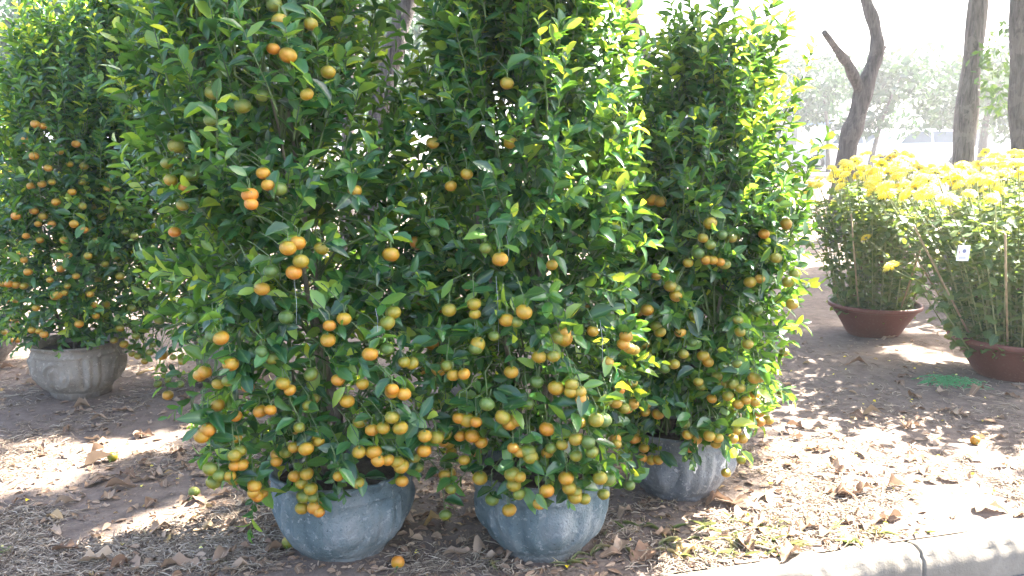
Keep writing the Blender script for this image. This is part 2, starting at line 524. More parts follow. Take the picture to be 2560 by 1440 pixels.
rd = MB()
q = [kpt(-500, -KW - 0.004, -KH), kpt(500, -KW - 0.004, -KH), kpt(500, -400, -KH), kpt(-500, -400, -KH)]
rd.add(q, [(0, 2, 1), (0, 3, 2)])
tag(rd.build('road', M_ASPH), 'dark asphalt road below the kerb', 'road', kind='structure')
rd = MB()
rd.add([(-300, 26, 0.562), (300, 26, 0.562), (300, 34, 0.562), (-300, 34, 0.562)], [(0, 1, 2), (0, 2, 3)])
tag(rd.build('street', M_ASPH), 'sunlit far street where the white cars stand', 'road', kind='structure')

# ---------------------------------------------------------------- leaf templates
def leaf_template(bend=0.10, fold=0.16, shape=((0.18, 0.60), (0.48, 1.0), (0.80, 0.66))):
    V = [(0, 0, 0)]; rib = [1]
    for t, w in shape:
        z = -bend * (t * t) * 1.0
        V += [(t, -0.5 * w, z + fold * w * 0.5), (t, 0, z), (t, 0.5 * w, z + fold * w * 0.5)]
        rib += [0, 1, 0]
    V.append((1, 0, -bend)); rib.append(1)
    F = [(0, 1, 2), (0, 2, 3)]
    n = len(shape)
    for i in range(n - 1):
        b = 1 + i * 3
        F += [(b, b + 3, b + 4), (b, b + 4, b + 1), (b + 1, b + 4, b + 5), (b + 1, b + 5, b + 2)]
    b = 1 + (n - 1) * 3; t = len(V) - 1
    F += [(b, t, b + 1), (b + 1, t, b + 2)]
    return np.array(V, float), np.array(F), np.array(rib, float)
LT = [leaf_template(0.06, 0.30), leaf_template(0.20, 0.22), leaf_template(-0.08, 0.34), leaf_template(0.34, 0.16)]
# lobed chrysanthemum leaf
LOB = ((0.15, 0.42), (0.32, 0.95), (0.45, 0.55), (0.62, 1.0), (0.74, 0.5), (0.86, 0.6))
LC = leaf_template(0.25, 0.10, LOB)
L2 = (np.array([(0, 0, 0), (0.5, -0.5, 0.04), (1, 0, -0.06), (0.5, 0.5, 0.04)], float), np.array([(0, 1, 2), (0, 2, 3)]), np.array([0.0, 0, 0, 0]))

def frames(a, n):
    a = unit(a)
    n = n - (n * a).sum(-1, keepdims=True) * a
    n = unit(n)
    s = np.cross(n, a)
    return a, s, n

def leaves_mesh(name, p, a, n, L, W, tint, mat, tmpl=None, choose=None):
    """one mesh out of many leaves"""
    a, s, n = frames(a, n)
    Vs, Fs, Ts, Rs, off = [], [], [], [], 0
    tm = tmpl if tmpl else LT
    zf = np.random.default_rng(len(p)).random(len(p)) * 2.0 + 0.2
    choose = choose if choose is not None else np.arange(len(p)) % len(tm)
    for k, (tv, tf, tr) in enumerate(tm):
        m = choose == k
        c = int(m.sum())
        if not c: continue
        X = (p[m][:, None, :] + L[m][:, None, None] * (tv[None, :, 0:1] * a[m][:, None, :] + tv[None, :, 2:3] * zf[m][:, None, None] * n[m][:, None, :])
             + W[m][:, None, None] * tv[None, :, 1:2] * s[m][:, None, :])
        Vs.append(X.reshape(-1, 3))
        Fs.append((tf[None] + (np.arange(c) * len(tv))[:, None, None]).reshape(-1, 3) + off)
        Ts.append(np.repeat(tint[m], len(tv))); Rs.append(np.tile(tr, c))
        off += c * len(tv)
    return mesh_np(name, np.concatenate(Vs), np.concatenate(Fs), mat, {'tint': np.concatenate(Ts), 'rib': np.concatenate(Rs)})

LEAF_ME = [mesh_np('leaf', v, f, M_LEAF_ONE, {'rib': r}) for v, f, r in LT]

# ---------------------------------------------------------------- fruit mesh
def fruit_mesh(seed, split=False):
    r = np.random.default_rng(seed)
    mb = MB()
    prof = []
    for i in range(11):
        th = PI * i / 10
        rr = math.sin(th); z = -math.cos(th)
        z *= 0.86
        if i >= 9: z -= 0.06 * (i - 8) * 0.6
        if i == 0: z += 0.09
        prof.append((max(rr, 0.001), z))
    ph = r.random() * 6
    mb.lathe(prof, 16, mi=0, fn=lambda R, Z, A, K: (R * (1 + 0.025 * np.sin(2 * A + ph) + 0.015 * np.sin(5 * A)), Z))
    star = [(0.0, 0.84), (0.20, 0.845), (0.12, 0.90), (0.05, 0.93)]
    mb.lathe(star, 8, mi=1)
    mb.tube([(0, 0, 0.86), (0.03, 0.02, 1.15), (0.10, 0.02, 1.5), (0.22, 0.05, 1.95)], [0.06, 0.05, 0.05, 0.05], 5, mi=1)
    return mb.mesh('fruit', mats=[M_FRUIT, M_CALYX])
FRUIT_ME = [fruit_mesh(k) for k in range(4)]

# ---------------------------------------------------------------- potted kumquat trees
FR1 = """437,580,95 418,408,55 427,450,60 440,365,45 457,513,70 462,470,80 658,433,90 670,462,92 697,472,30 625,487,92 628,510,95 887,477,66 767,236,82 820,180,66
720,138,75 683,122,90 700,52,66 777,60,66 685,10,35 607,265,40 655,238,30 527,300,25 530,232,25 490,425,0 478,437,0 745,607,78 752,653,66 735,681,95 678,678,2 803,622,55 977,636,80
860,797,76 824,814,90 983,781,52 968,807,52 398,798,28 482,796,8 534,838,5 553,845,80 716,793,15 656,880,5 680,895,45 778,936,40 707,958,74 725,975,90
845,950,80 868,1003,78 968,872,25 1010,905,48 1030,908,58 980,980,76 1010,985,88 676,1025,90 650,1028,88 748,1068,58 980,1043,45 958,1070,80 1001,1070,72 600,1127,52 527,1172,38 549,1188,42
534,1205,58 587,1165,90 605,1162,90 691,1154,92 735,1118,80 765,1122,80 847,1190,78 898,1130,92 935,1130,88 737,1190,80 755,1208,70 777,1222,58 755,1270,58 787,1268,90 798,1280,92 760,1240,60
636,1215,84 643,1240,92 1005,1203,76 970,1150,80 993,1155,78 1003,1165,74 1062,1090,78 1090,1093,78 1107,1103,84 1060,1127,92 1128,1130,78 1112,1187,64 1113,1287,22 505,1090,92 520,1075,84
512,930,92 500,937,90 577,910,90 545,960,80 820,850,88 930,1075,95 590,1040,92 655,722,80 720,620,90 925,885,92 575,1190,92"""
FR4 = """312,578,35 335,590,38 428,990,22 450,960,25 420,950,25 387,985,22 345,890,58 362,903,58 330,885,68 395,960,22 410,925,28 383,862,35 433,893,55 456,904,66 300,820,60 285,850,70 270,470,60 255,540,55
240,600,50 228,575,50 300,690,55 262,660,60 245,700,55 290,640,40 330,770,45 310,860,70 440,830,40 500,850,30 300,520,45 205,450,60 230,520,50 265,760,65 250,800,75 340,840,60 375,880,55"""
FR5 = """105,460,90 78,465,88 130,455,66 205,455,60 152,672,90 138,740,78 168,715,66 160,732,72 22,710,80 40,712,78 80,825,80 98,828,88 110,836,92 125,700,84 90,770,88 198,810,92 88,310,82 108,315,82 85,390,80
175,410,70 210,415,62 85,527,72 108,540,76 207,515,55 145,737,60 172,640,90 60,715,80 185,560,70 160,600,82 235,762,90 240,790,80 225,735,80 130,560,88 65,590,84 100,600,90 60,650,88 180,480,78 150,380,80
120,420,86 190,360,70 60,350,86 220,640,75 70,680,90 190,690,85 210,575,66 140,505,82 95,560,80 40,540,85"""
FR6 = """8,615,72 5,645,80 18,660,88 38,752,82 15,750,80 17,800,76 28,850,84 45,850,84 5,480,90 30,690,75 8,710,80 45,640,84 20,580,86 55,770,82 10,830,84 40,800,80 30,520,84 5,560,84 22,430,84 50,480,84"""
FR2 = """1127,465,84 1167,435,80 1277,357,80 1082,357,66 1267,208,66 1042,608,92 1250,648,92 1213,620,15 1087,580,8 1380,662,60 1063,730,48 1052,752,48 1185,760,55 1187,785,66 1123,775,60 1266,800,70 1290,805,48 1195,860,70
1190,870,40 1098,923,58 1118,915,48 1133,938,78 1160,935,90 1410,830,88 1395,845,74 1413,848,78 1348,892,66 1383,890,42 1482,828,78 1342,955,22 1320,1010,36 1217,1010,32 1278,930,80 1168,1050,90 1190,1055,90
1180,1090,80 1257,1043,68 1273,1060,78 1290,1050,80 1430,962,66 1427,980,68 1450,980,60 1390,970,80 1455,1000,90 1367,1073,99 1283,1120,92 1300,1130,88 1327,1143,70 1405,1112,80 1377,1120,42 1440,1140,58
1480,1130,36 1415,1195,97 1367,1227,92 1280,1185,58 1300,1192,78 1284,1213,66 1298,1235,40 1273,1275,70 1230,1248,32 1423,1220,58 1440,1230,56 1461,1247,46 1437,1243,60 1440,1098,60 1470,1105,22 1500,1195,66
1520,1197,36 1573,1213,28 1565,840,80 1573,870,80 1585,875,52 1558,860,88 1520,905,60 1490,1050,48 1510,1050,28 1580,1010,80 1540,1110,60 1320,1128,60 1200,1195,84 1160,1150,80
1235,840,55 1080,860,90 1310,780,80 1150,1090,90"""
FR3 = """1630,500,80 1650,503,80 1775,558,66 1757,595,48 1775,612,38 1805,587,15 1830,595,48 1720,657,80 1745,632,12 1782,650,82 1812,660,48 1910,585,76 1947,495,56 1675,715,58 1690,722,48 1900,697,66 1845,800,48
1893,775,12 1850,830,48 1595,780,82 1617,775,82 1640,815,36 1650,830,60 1660,920,12 1685,910,58 1708,885,46 1730,855,22 1758,890,80 1770,905,82 1833,960,58 1850,970,66 1885,945,78 1900,945,80 1865,1000,80
1845,1010,78 1888,1005,80 1820,990,58 1773,1090,84 1795,1095,66 1832,1097,78 1853,1150,66 1815,1182,66 1985,685,66 1970,705,68 1613,1030,66 1645,1035,80 1590,1095,82 1628,1150,66 1605,1145,90 1645,1150,84
1570,1145,92 1960,880,60 1920,1050,66 1955,985,48 1610,1120,78 1765,650,80 1800,655,80 1940,645,58 1690,740,80 1735,790,70 1965,560,60 1640,690,80 1870,860,60 1700,830,80 1875,705,62 1980,760,66"""
def parse(s):
    return [tuple(float(x) for x in t.split(',')) for t in s.split()]

Z0 = 0.30
def prof_r(h, pr):
    return np.interp(h, [p[0] for p in pr], [p[1] for p in pr])

def pot_fn(style, phase):
    def fn(R, Z, A, K):
        body = np.clip((Z - 0.045) / 0.03, 0, 1) * np.clip((0.245 - Z) / 0.02, 0, 1) * (K < 26)
        a = (A + phase) % (PI / 2) - PI / 4             # four panels
        w = np.abs(a)
        rel = np.zeros_like(R)
        # pilaster pair between the panels
        rel += 0.010 * np.exp(-((w - 0.70) / 0.055) ** 2) - 0.007 * np.exp(-((w - 0.56) / 0.035) ** 2)
        # medallion: rings in the panel
        rr = np.hypot(a * 0.24, (Z - 0.145)) / 0.072
        if style == 'ring':
            rel += 0.007 * np.exp(-((rr - 1.0) / 0.10) ** 2) + 0.005 * np.exp(-((rr - 0.55) / 0.12) ** 2) + 0.005 * np.exp(-(rr / 0.2) ** 2)
        else:
            rel += -0.007 * np.exp(-((rr - 1.05) / 0.16) ** 2) + 0.009 * np.exp(-(((a * 0.24) ** 2 / 0.0009 + (Z - 0.14) ** 2 / 0.004))) 
            rel += (0.0035 * np.sin(a * 15 + 1) * np.exp(-((Z - 0.12) / 0.07) ** 2)) if style == 'fold' else 0.0
        rel *= body
        seam = 0.0050 * np.exp(-(((A + phase + 0.35) % PI - PI / 2) / 0.022) ** 2) * (K < 26)
        lump = (vnoise(A * 5 + phase * 7, Z * 22) - 0.5) * 0.008 * (K < 30)
        low = np.where(Z < 0.02, (vnoise(A * 18 + phase, Z * 0) - 0.5) * 0.012, 0)
        rim = (K >= 24) * (K < 30) * (vnoise(A * 9 + phase * 3, Z * 0 + 2) - 0.5) * 0.012
        return R + rim + rel * (1.8 if style == 'ring' else 1.15) - seam * 1.8 + lump * 1.5 + low, Z
    return fn

def make_pot(parent, R, H, mat, style, phase, stain=None):
    """cement pot: flared rim, banded neck, bulging relief body, narrow foot"""
    base = [(0.60, -0.03), (0.62, 0.0), (0.635, 0.05), (0.655, 0.085), (0.66, 0.10), (0.70, 0.13), (0.76, 0.19), (0.81, 0.25), (0.855, 0.31), (0.89, 0.37), (0.918, 0.43), (0.938, 0.49), (0.953, 0.55),
            (0.962, 0.60), (0.967, 0.65), (0.968, 0.69), (0.966, 0.73), (0.962, 0.76), (0.958, 0.785), (0.972, 0.80), (0.974, 0.82), (0.965, 0.835), (0.955, 0.86), (0.952, 0.90), (0.962, 0.93), (0.985, 0.955),
            (1.0, 0.975), (0.998, 0.99), (0.975, 1.0), (0.935, 0.995), (0.905, 0.975), (0.89, 0.93), (0.88, 0.80), (0.86, 0.65)]
    mb = MB()
    sz = 0.30 / H
    g = pot_fn(style, phase)
    def fn(Rr, Z, A, K):
        r2, _ = g(Rr, Z * sz, A, K)
        return r2, Z
    mb.lathe([(r * R, z * H) for r, z in base], 160, fn=fn)
    pot = mb.build('pot', mat, parent)
    sb = MB()
    sp = [(0.001, 0.86)] + [(0.22 * k, 0.86 - 0.012 * k) for k in range(1, 5)]
    sb.lathe([(r * R, z * H) for r, z in sp], 28, fn=lambda Rr, Z, A, K: (Rr, Z + (vnoise(A * 5, Rr * 50) - 0.5) * 0.02))
    sb.build('soil', M_SOIL, parent)
    if stain:
        st = MB()
        ang0, w0, z0, z1 = stain
        pts = []
        zs = np.linspace(z1, z0, 12) * H
        rr = np.interp(zs, [z * H for r, z in base[:27]], [r * R for r, z in base[:27]]) + 0.003
        V = []
        for i, (z, r) in enumerate(zip(zs, rr)):
            w = w0 * (0.5 + 0.8 * random.random()) * (1.5 if i > 7 and i < 11 else 1)
            for k in (-1, 0, 1):
                aa = ang0 + k * w + 0.01 * math.sin(i * 1.7)
                V.append((math.cos(aa) * (r + (0.002 if k == 0 else 0)), math.sin(aa) * (r + (0.002 if k == 0 else 0)), z))
        F = []
        for i in range(11):
            for k in (0, 1):
                p = i * 3 + k
                F += [(p, p + 1, p + 4), (p, p + 4, p + 3)]
        st.add(V, F)
        st.build('lime_stain', M_WHITEMARK, pot)
    return pot

ALL = []          # every leaf of every tree, for the visibility sort
TREES = []
def make_tree(spec):
    x0, y0 = spec['pos']
    r = np.random.default_rng(spec['seed'])
    root = empty('potted_kumquat_tree', (x0, y0, 0))
    tag(root, spec['label'], 'kumquat tree', 'potted kumquat trees')
    R, Hp = spec['pot_r'], spec['pot_h']
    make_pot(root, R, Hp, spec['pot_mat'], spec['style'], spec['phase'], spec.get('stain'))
    H = spec['H']; prof = spec['prof']; lean = np.array(spec.get('lean', (0, 0)))
    def centre(z):
        k = np.clip((np.asarray(z) - 0.3) / (H - 0.3), 0, 1.1)
        return np.stack([lean[0] * k, lean[1] * k], -1)
    ph = r.random(4) * 6
    def env(z, az):
        h = np.clip(np.asarray(z) / H, 0, 1.05)
        lump = 1 + 0.10 * np.sin(2 * az + ph[0] + z * 2.1) + 0.08 * np.sin(5 * az + ph[1] - z * 5) + 0.06 * np.sin(9 * az + z * 9 + ph[2])
        return prof_r(h, prof) * lump
    # stems
    ns = spec.get('stems', 4)
    stem_pts = []
    for k in range(ns):
        az = k * 2 * PI / ns + r.random() * 0.8
        pts = []
        rad = []
        for j in range(9):
            z = Hp * 0.80 + (H * 0.93 - Hp * 0.8) * j / 8 * (1.0 if k == 0 else 0.72 + 0.2 * r.random() * 0)
            c = centre(z)
            o = env(z, az) * (0.10 + 0.42 * (j / 8) ** 0.8) * (0.2 if k == 0 else 1)
            pts.append((c[0] + math.cos(az) * o + r.normal() * 0.012, c[1] + math.sin(az) * o + r.normal() * 0.012, z))
            rad.append((0.016 if k == 0 else 0.012) * (1 - 0.75 * j / 8))
        mb = MB(); mb.tube(pts, rad, 8)
        mb.build('stem', M_BARK, root)
        stem_pts.append(np.array(pts))
    SP = np.concatenate(stem_pts)
    # fruit first: where the photograph shows each one, hung on the crown's face
    fruits = []
    o0 = np.array([0, 0, CAM_Z])
    for (px, py, ripe) in spec['fruit']:
        d = unit(pix_ray(px, py))
        ts = np.arange(1.2, 9, 0.01)
        Q = o0 + d * ts[:, None]
        loc = Q - np.array([x0, y0, 0])
        cz = centre(loc[:, 2])
        rel = loc[:, :2] - cz
        rho = np.hypot(rel[:, 0], rel[:, 1]); az = np.arctan2(rel[:, 1], rel[:, 0])
        zc_ = np.clip(loc[:, 2], Hp + 0.10, H)
        lim = env(zc_, az) * 0.97 * np.clip(1 - (Hp + 0.10 - loc[:, 2]) * 0.9, 0.86, 1)
        ok = np.where((rho < lim) & (loc[:, 2] > 0.05))[0]
        i = ok[0] if len(ok) else int(np.argmin(rho - lim))
        if not len(ok) and (rho[i] - lim[i]) > 0.35: continue
        p = loc[i].copy()
        if p[2] < 0.05: continue
        rho_c = math.hypot(p[0], p[1])
        if p[2] < Hp + 0.03 and rho_c < R + 0.035:      # hang clear of the pot wall
            t2 = ts[i]
            while t2 > 0.5:
                t2 -= 0.01
                p = o0 + d * t2 - np.array([x0, y0, 0])
                if math.hypot(p[0], p[1]) > R + 0.035: break
        size = spec.get('fruit_r', 0.0220) * (0.84 + 0.34 * r.random())
        fruits.append((p, size, np.clip(ripe / 100 - 0.06 + r.normal() * 0.09, 0, 1)))
    for k in range(spec.get('low', 0)):                 # small ones peeping out low down
        z = Hp + 0.02 + 0.42 * r.random() ** 1.2
        az = -PI / 2 + r.normal() * 0.8
        c = centre(z); e = env(z, az) * (0.80 + 0.2 * r.random())
        fruits.append((np.array([c[0] + math.cos(az) * e, c[1] + math.sin(az) * e, z]), 0.0205 * (0.9 + 0.2 * r.random()), 0.3 + 0.65 * r.random()))
    for k in range(spec.get('extra', 30)):              # the sides and the back carry fruit too
        z = Hp + 0.1 + (H * 0.75 - Hp) * r.random() ** 1.6
        az = r.random() * 2 * PI
        c = centre(z); e = env(z, az) * (0.78 + 0.2 * r.random())
        p = np.array([c[0] + math.cos(az) * e, c[1] + math.sin(az) * e, z])
        if math.sin(az) < -0.15 and spec.get('front', True): continue
        fruits.append((p, 0.021 * (0.9 + 0.2 * r.random()), 0.35 + 0.6 * r.random()))
    tw = MB()
    for (p, s, ripe) in fruits:
        o = link('fruit', FRUIT_ME[int(r.integers(0, 4))], root)
        tilt = Matrix.Rotation(r.random() * 2 * PI, 4, 'Z') @ Matrix.Rotation(r.normal() * 0.28, 4, 'X')
        o.matrix_local = Matrix.Translation(Vector(tuple(p))) @ tilt @ Matrix.Scale(s, 4)
        o.color = (float(ripe), 0, 0, 1)
        # its hanging twig, up and back into the crown
        top = p + np.array([0, 0, s * 1.8])
        zc_ = max(top[2] + 0.03 + 0.05 * r.random(), Hp + 0.10)
        az = math.atan2(p[1], p[0])
        c = centre(zc_); rr_ = min(math.hypot(*p[:2]) * 0.8, env(zc_, az) * 0.75)
        q = np.array([c[0] + math.cos(az) * rr_, c[1] + math.sin(az) * rr_, zc_])
        m = (top + q) / 2 + np.array([math.cos(az), math.sin(az), 0.6]) * 0.03
        tw.tube([p + np.array([0, 0, s * 0.8]), top, m, q], [0.0014, 0.0015, 0.0018, 0.0025], 4, cap=False)
    # twigs and leaves
    P_, A_, N_, L_, T_ = [], [], [], [], []
    for (p, s, ripe) in fruits:                            # a few leaves where each fruit hangs
        k = int(r.integers(3, 6))
        ag = r.random() * 6 + np.arange(k) * 2.2
        az = math.atan2(p[1], p[0])
        P_.append(p + np.array([0, 0, s * 1.7]) + np.array([math.cos(az), math.sin(az), 0]) * -0.012 + r.normal(size=(k, 3)) * 0.012)
        A_.append(np.stack([np.cos(ag) + 0.4 * math.cos(az), np.sin(ag) + 0.4 * math.sin(az), -0.1 + 0.7 * r.normal(size=k)], -1))
        N_.append(np.array([0.5 * math.cos(az), 0.5 * math.sin(az), 0.8]) + r.normal(size=(k, 3)) * 0.3)
        L_.append(0.050 + 0.04 * r.random(k)); T_.append(np.clip(0.35 + 0.25 * r.normal(size=k), 0, 1))
    ntw = spec['twigs']
    zmin = Hp + 0.075
    for k in range(ntw):
        u = r.random()
        h = u ** spec.get('zpow', 0.92)
        if h < 0.24 and r.random() < spec.get('open', 0.12): continue
        z = zmin + (H - zmin) * h
        az = r.random() * 2 * PI
        e = env(z, az)
        Lt = 0.15 + 0.20 * r.random()
        if h > 0.55 and r.random() < 0.25: Lt += 0.14
        if h > 0.8 and r.random() < 0.10: Lt += 0.22
        fr = 0.25 + 0.75 * math.sqrt(r.random())
        if h > 0.45: fr *= 1 + 0.28 * r.random() ** 3
        out = np.array([math.cos(az), math.sin(az), 0.0])
        tng = np.array([-math.sin(az), math.cos(az), 0.0])
        up = 0.15 + 1.35 * min(1, max(0, (h - 0.12) / 0.55)) + 0.35 * r.normal()
        d = unit(out * (0.9 - 0.35 * h) + tng * r.normal() * 0.35 + np.array([0, 0, up]))
        c = centre(z)
        tip_r = e * fr
        base_r = max(0.02, tip_r - Lt * math.hypot(d[0], d[1]) * 0.85)
        p = np.array([c[0] + math.cos(az) * base_r, c[1] + math.sin(az) * base_r, z - 0.35 * Lt * max(0, d[2])])
        npt = 6
        g = (0.045 if h < 0.35 else (0.01 if h < 0.6 else -0.03)) * (0.6 + 0.9 * r.random())
        pts = [p]
        dd = d.copy()
        for j in range(npt - 1):
            dd = unit(dd + np.array([0, 0, -g * 3.2]) + r.normal(size=3) * 0.05)
            pts.append(pts[-1] + dd * Lt / (npt - 1))
        pts = np.array(pts)
        tw.tube(pts, np.linspace(0.0032, 0.0012, npt), 4, a=r.random(), cap=False)
        if k % 3 == 0:                                     # joined back to a stem
            j = int(np.argmin(np.linalg.norm((SP - pts[0]) * np.array([1, 1, 0.6]) + np.array([0, 0, 0.08]), axis=1)))
            m = (SP[j] + pts[0]) / 2 + np.array([0, 0, -0.03])
            tw.tube([SP[j], m, pts[0]], [0.006, 0.0045, 0.003], 4, cap=False)
        # leaves up the twig
        nl = int(Lt / 0.0160)
        sidx = np.linspace(0.12, 1.0, nl)
        fl = sidx * (npt - 1)
        i0 = np.minimum(fl.astype(int), npt - 2)
        pos = pts[i0] + (pts[i0 + 1] - pts[i0]) * (fl - i0)[:, None]
        dirs = unit(pts[i0 + 1] - pts[i0])
        ang = r.random() * 6 + np.arange(nl) * 2.39996 + r.normal(size=nl) * 0.3
        ref = np.where(np.abs(dirs[:, 2:3]) > 0.9, np.array([[1.0, 0, 0]]), np.array([[0, 0, 1.0]]))
        uu_ = unit(np.cross(dirs, ref)); ww_ = np.cross(dirs, uu_)
        perp = np.cos(ang)[:, None] * uu_ + np.sin(ang)[:, None] * ww_
        spread = 0.75 + 0.55 * r.random(nl)
        spread[-2:] *= 0.5
        ax = unit(dirs * 0.75 + perp * spread[:, None] + out * 0.25 + np.array([0, 0, -0.12]))
        nrm = dirs * 0.9 - perp * 0.25 + np.array([0, 0, 0.55]) + out * 0.35 + r.normal(size=(nl, 3)) * 0.28
        size = spec.get('leaf', 0.059) * (0.72 + 0.55 * r.random(nl)) * (1 - 0.18 * (h < 0.22)) * np.where(sidx > 0.93, 0.7, 1)
        tint = np.clip(0.30 + 0.24 * r.normal(size=nl) + 0.30 * (sidx > 0.8) * r.random() + 0.12 * (h - 0.4), 0, 0.97)
        if r.random() < 0.05: tint = np.clip(tint + 0.45, 0, 1)
        P_.append(pos); A_.append(ax); N_.append(nrm); L_.append(size); T_.append(tint)
    p = np.concatenate(P_); a = np.concatenate(A_); n = np.concatenate(N_); L = np.concatenate(L_); tint = np.concatenate(T_)
    # keep fruit in sight: no leaf grows straight in front of one shown in the photograph
    wp = p + a * (L * 0.5)[:, None] + np.array([x0, y0, 0])
    lx, ly, lz = project(wp)
    keep = np.ones(len(p), bool)
    nshow = len(spec['fruit'])
    for (q, s, _) in fruits[:nshow]:
        fx, fy, fz = project(q + np.array([x0, y0, 0]))
        rad = s * FPX / fz[0] + 0.16 * L * FPX / np.maximum(lz, 0.3)
        hit = (np.hypot(lx - fx[0], ly - fy[0]) < rad) & (lz < fz[0] + 0.01)
        hit &= r.random(len(p)) < 0.82
        keep &= ~hit
    inpot = (np.hypot(p[:, 0], p[:, 1]) < R + 0.03) & ((p + a * L[:, None])[:, 2] < Hp * 0.95)
    low = (p + a * L[:, None])[:, 2] < 0.06
    keep &= ~(inpot & (p[:, 2] < Hp)) & ~low
    p, a, n, L, tint = p[keep], a[keep], n[keep], L[keep], tint[keep]
    W = L * (0.43 + 0.13 * r.random(len(L)))
    tw.build('twigs', M_TWIG, root, kind='stuff')
    # pale threads hanging where branches were tied
    for (px, py1, py2) in spec.get('threads', []):
        d = pix_ray(px, py1)
        t0 = (y0 - prof[1][1] * 0.95) / d[1]
        q = o0 + d * t0 - np.array([x0, y0, 0])
        q2 = o0 + pix_ray(px + 6, py2) * ((y0 - prof[1][1] * 0.97) / pix_ray(px, py2)[1]) - np.array([x0, y0, 0])
        mb = MB(); mb.tube([q, (q + q2) / 2 + np.array([0.004, 0, 0]), q2], 0.0005, 4)
        mb.build('thread', M_THREAD, root)
    TREES.append(dict(root=root, p=p, a=a, n=n, L=L, W=W, tint=tint, off=np.array([x0, y0, 0.0]), cap=spec.get('cap', 300), seed=spec['seed']))
    return root

def finish_trees():
    """the leaves that show largest become leaf objects, the rest one foliage part"""
    best = {}
    CELL = 9
    info = []
    for ti, t in enumerate(TREES):
        mid = t['p'] + t['a'] * (t['L'] * 0.5)[:, None] + t['off']
        x, y, z = project(mid)
        a, s, n = frames(t['a'], t['n'])
        view = unit(np.array([0, 0, CAM_Z]) - mid)
        facing = np.abs((n * view).sum(-1))
        area = t['L'] * t['W'] * facing * (FPX / np.maximum(z, 0.5)) ** 2
        info.append((x, y, z, area))
        ok = np.where((x > 0) & (x < 2560) & (y > 0) & (y < 1440))[0]
        rad = np.clip(np.sqrt(area) * 0.35 / CELL, 0.5, 3)
        for i in ok:
            cx, cy = int(x[i] // CELL), int(y[i] // CELL)
            k = int(rad[i])
            for dx in range(-k, k + 1):
                for dy in range(-k, k + 1):
                    c = (cx + dx, cy + dy)
                    b = best.get(c)
                    if b is None or z[i] < b[0]: best[c] = (z[i], ti, i)
    seen = [dict() for _ in TREES]
    for (_, ti, i) in best.values():
        seen[ti][i] = seen[ti].get(i, 0) + 1
    for ti, t in enumerate(TREES):
        r = np.random.default_rng(t['seed'] + 99)
        order = sorted(seen[ti], key=lambda i: -seen[ti][i])[:t['cap']]
        a, s, n = frames(t['a'], t['n'])
        sel = np.zeros(len(a), bool)
        for i in order:
            sel[i] = True
            o = link('leaf', LEAF_ME[i % 4], t['root'])
            L, W = t['L'][i], t['W'][i]
            zc = L * (0.2 + 2.0 * r.random())
            M = Matrix(((a[i][0] * L, s[i][0] * W, n[i][0] * zc, t['p'][i][0]), (a[i][1] * L, s[i][1] * W, n[i][1] * zc, t['p'][i][1]), (a[i][2] * L, s[i][2] * W, n[i][2] * zc, t['p'][i][2]), (0, 0, 0, 1)))
            o.matrix_local = M
        k = ~sel
        ch = (np.arange(len(a)) % 4)[k]
        link('foliage', leaves_mesh('foliage', t['p'][k], t['a'][k], t['n'][k], t['L'][k], t['W'][k], t['tint'][k], M_LEAF, choose=ch), t['root'], kind='stuff')

def pot_pos(px, py, base_r):
    g = ground_at(px, py)
    d = unit(g[:2])
    return tuple(g[:2] + d * base_r)

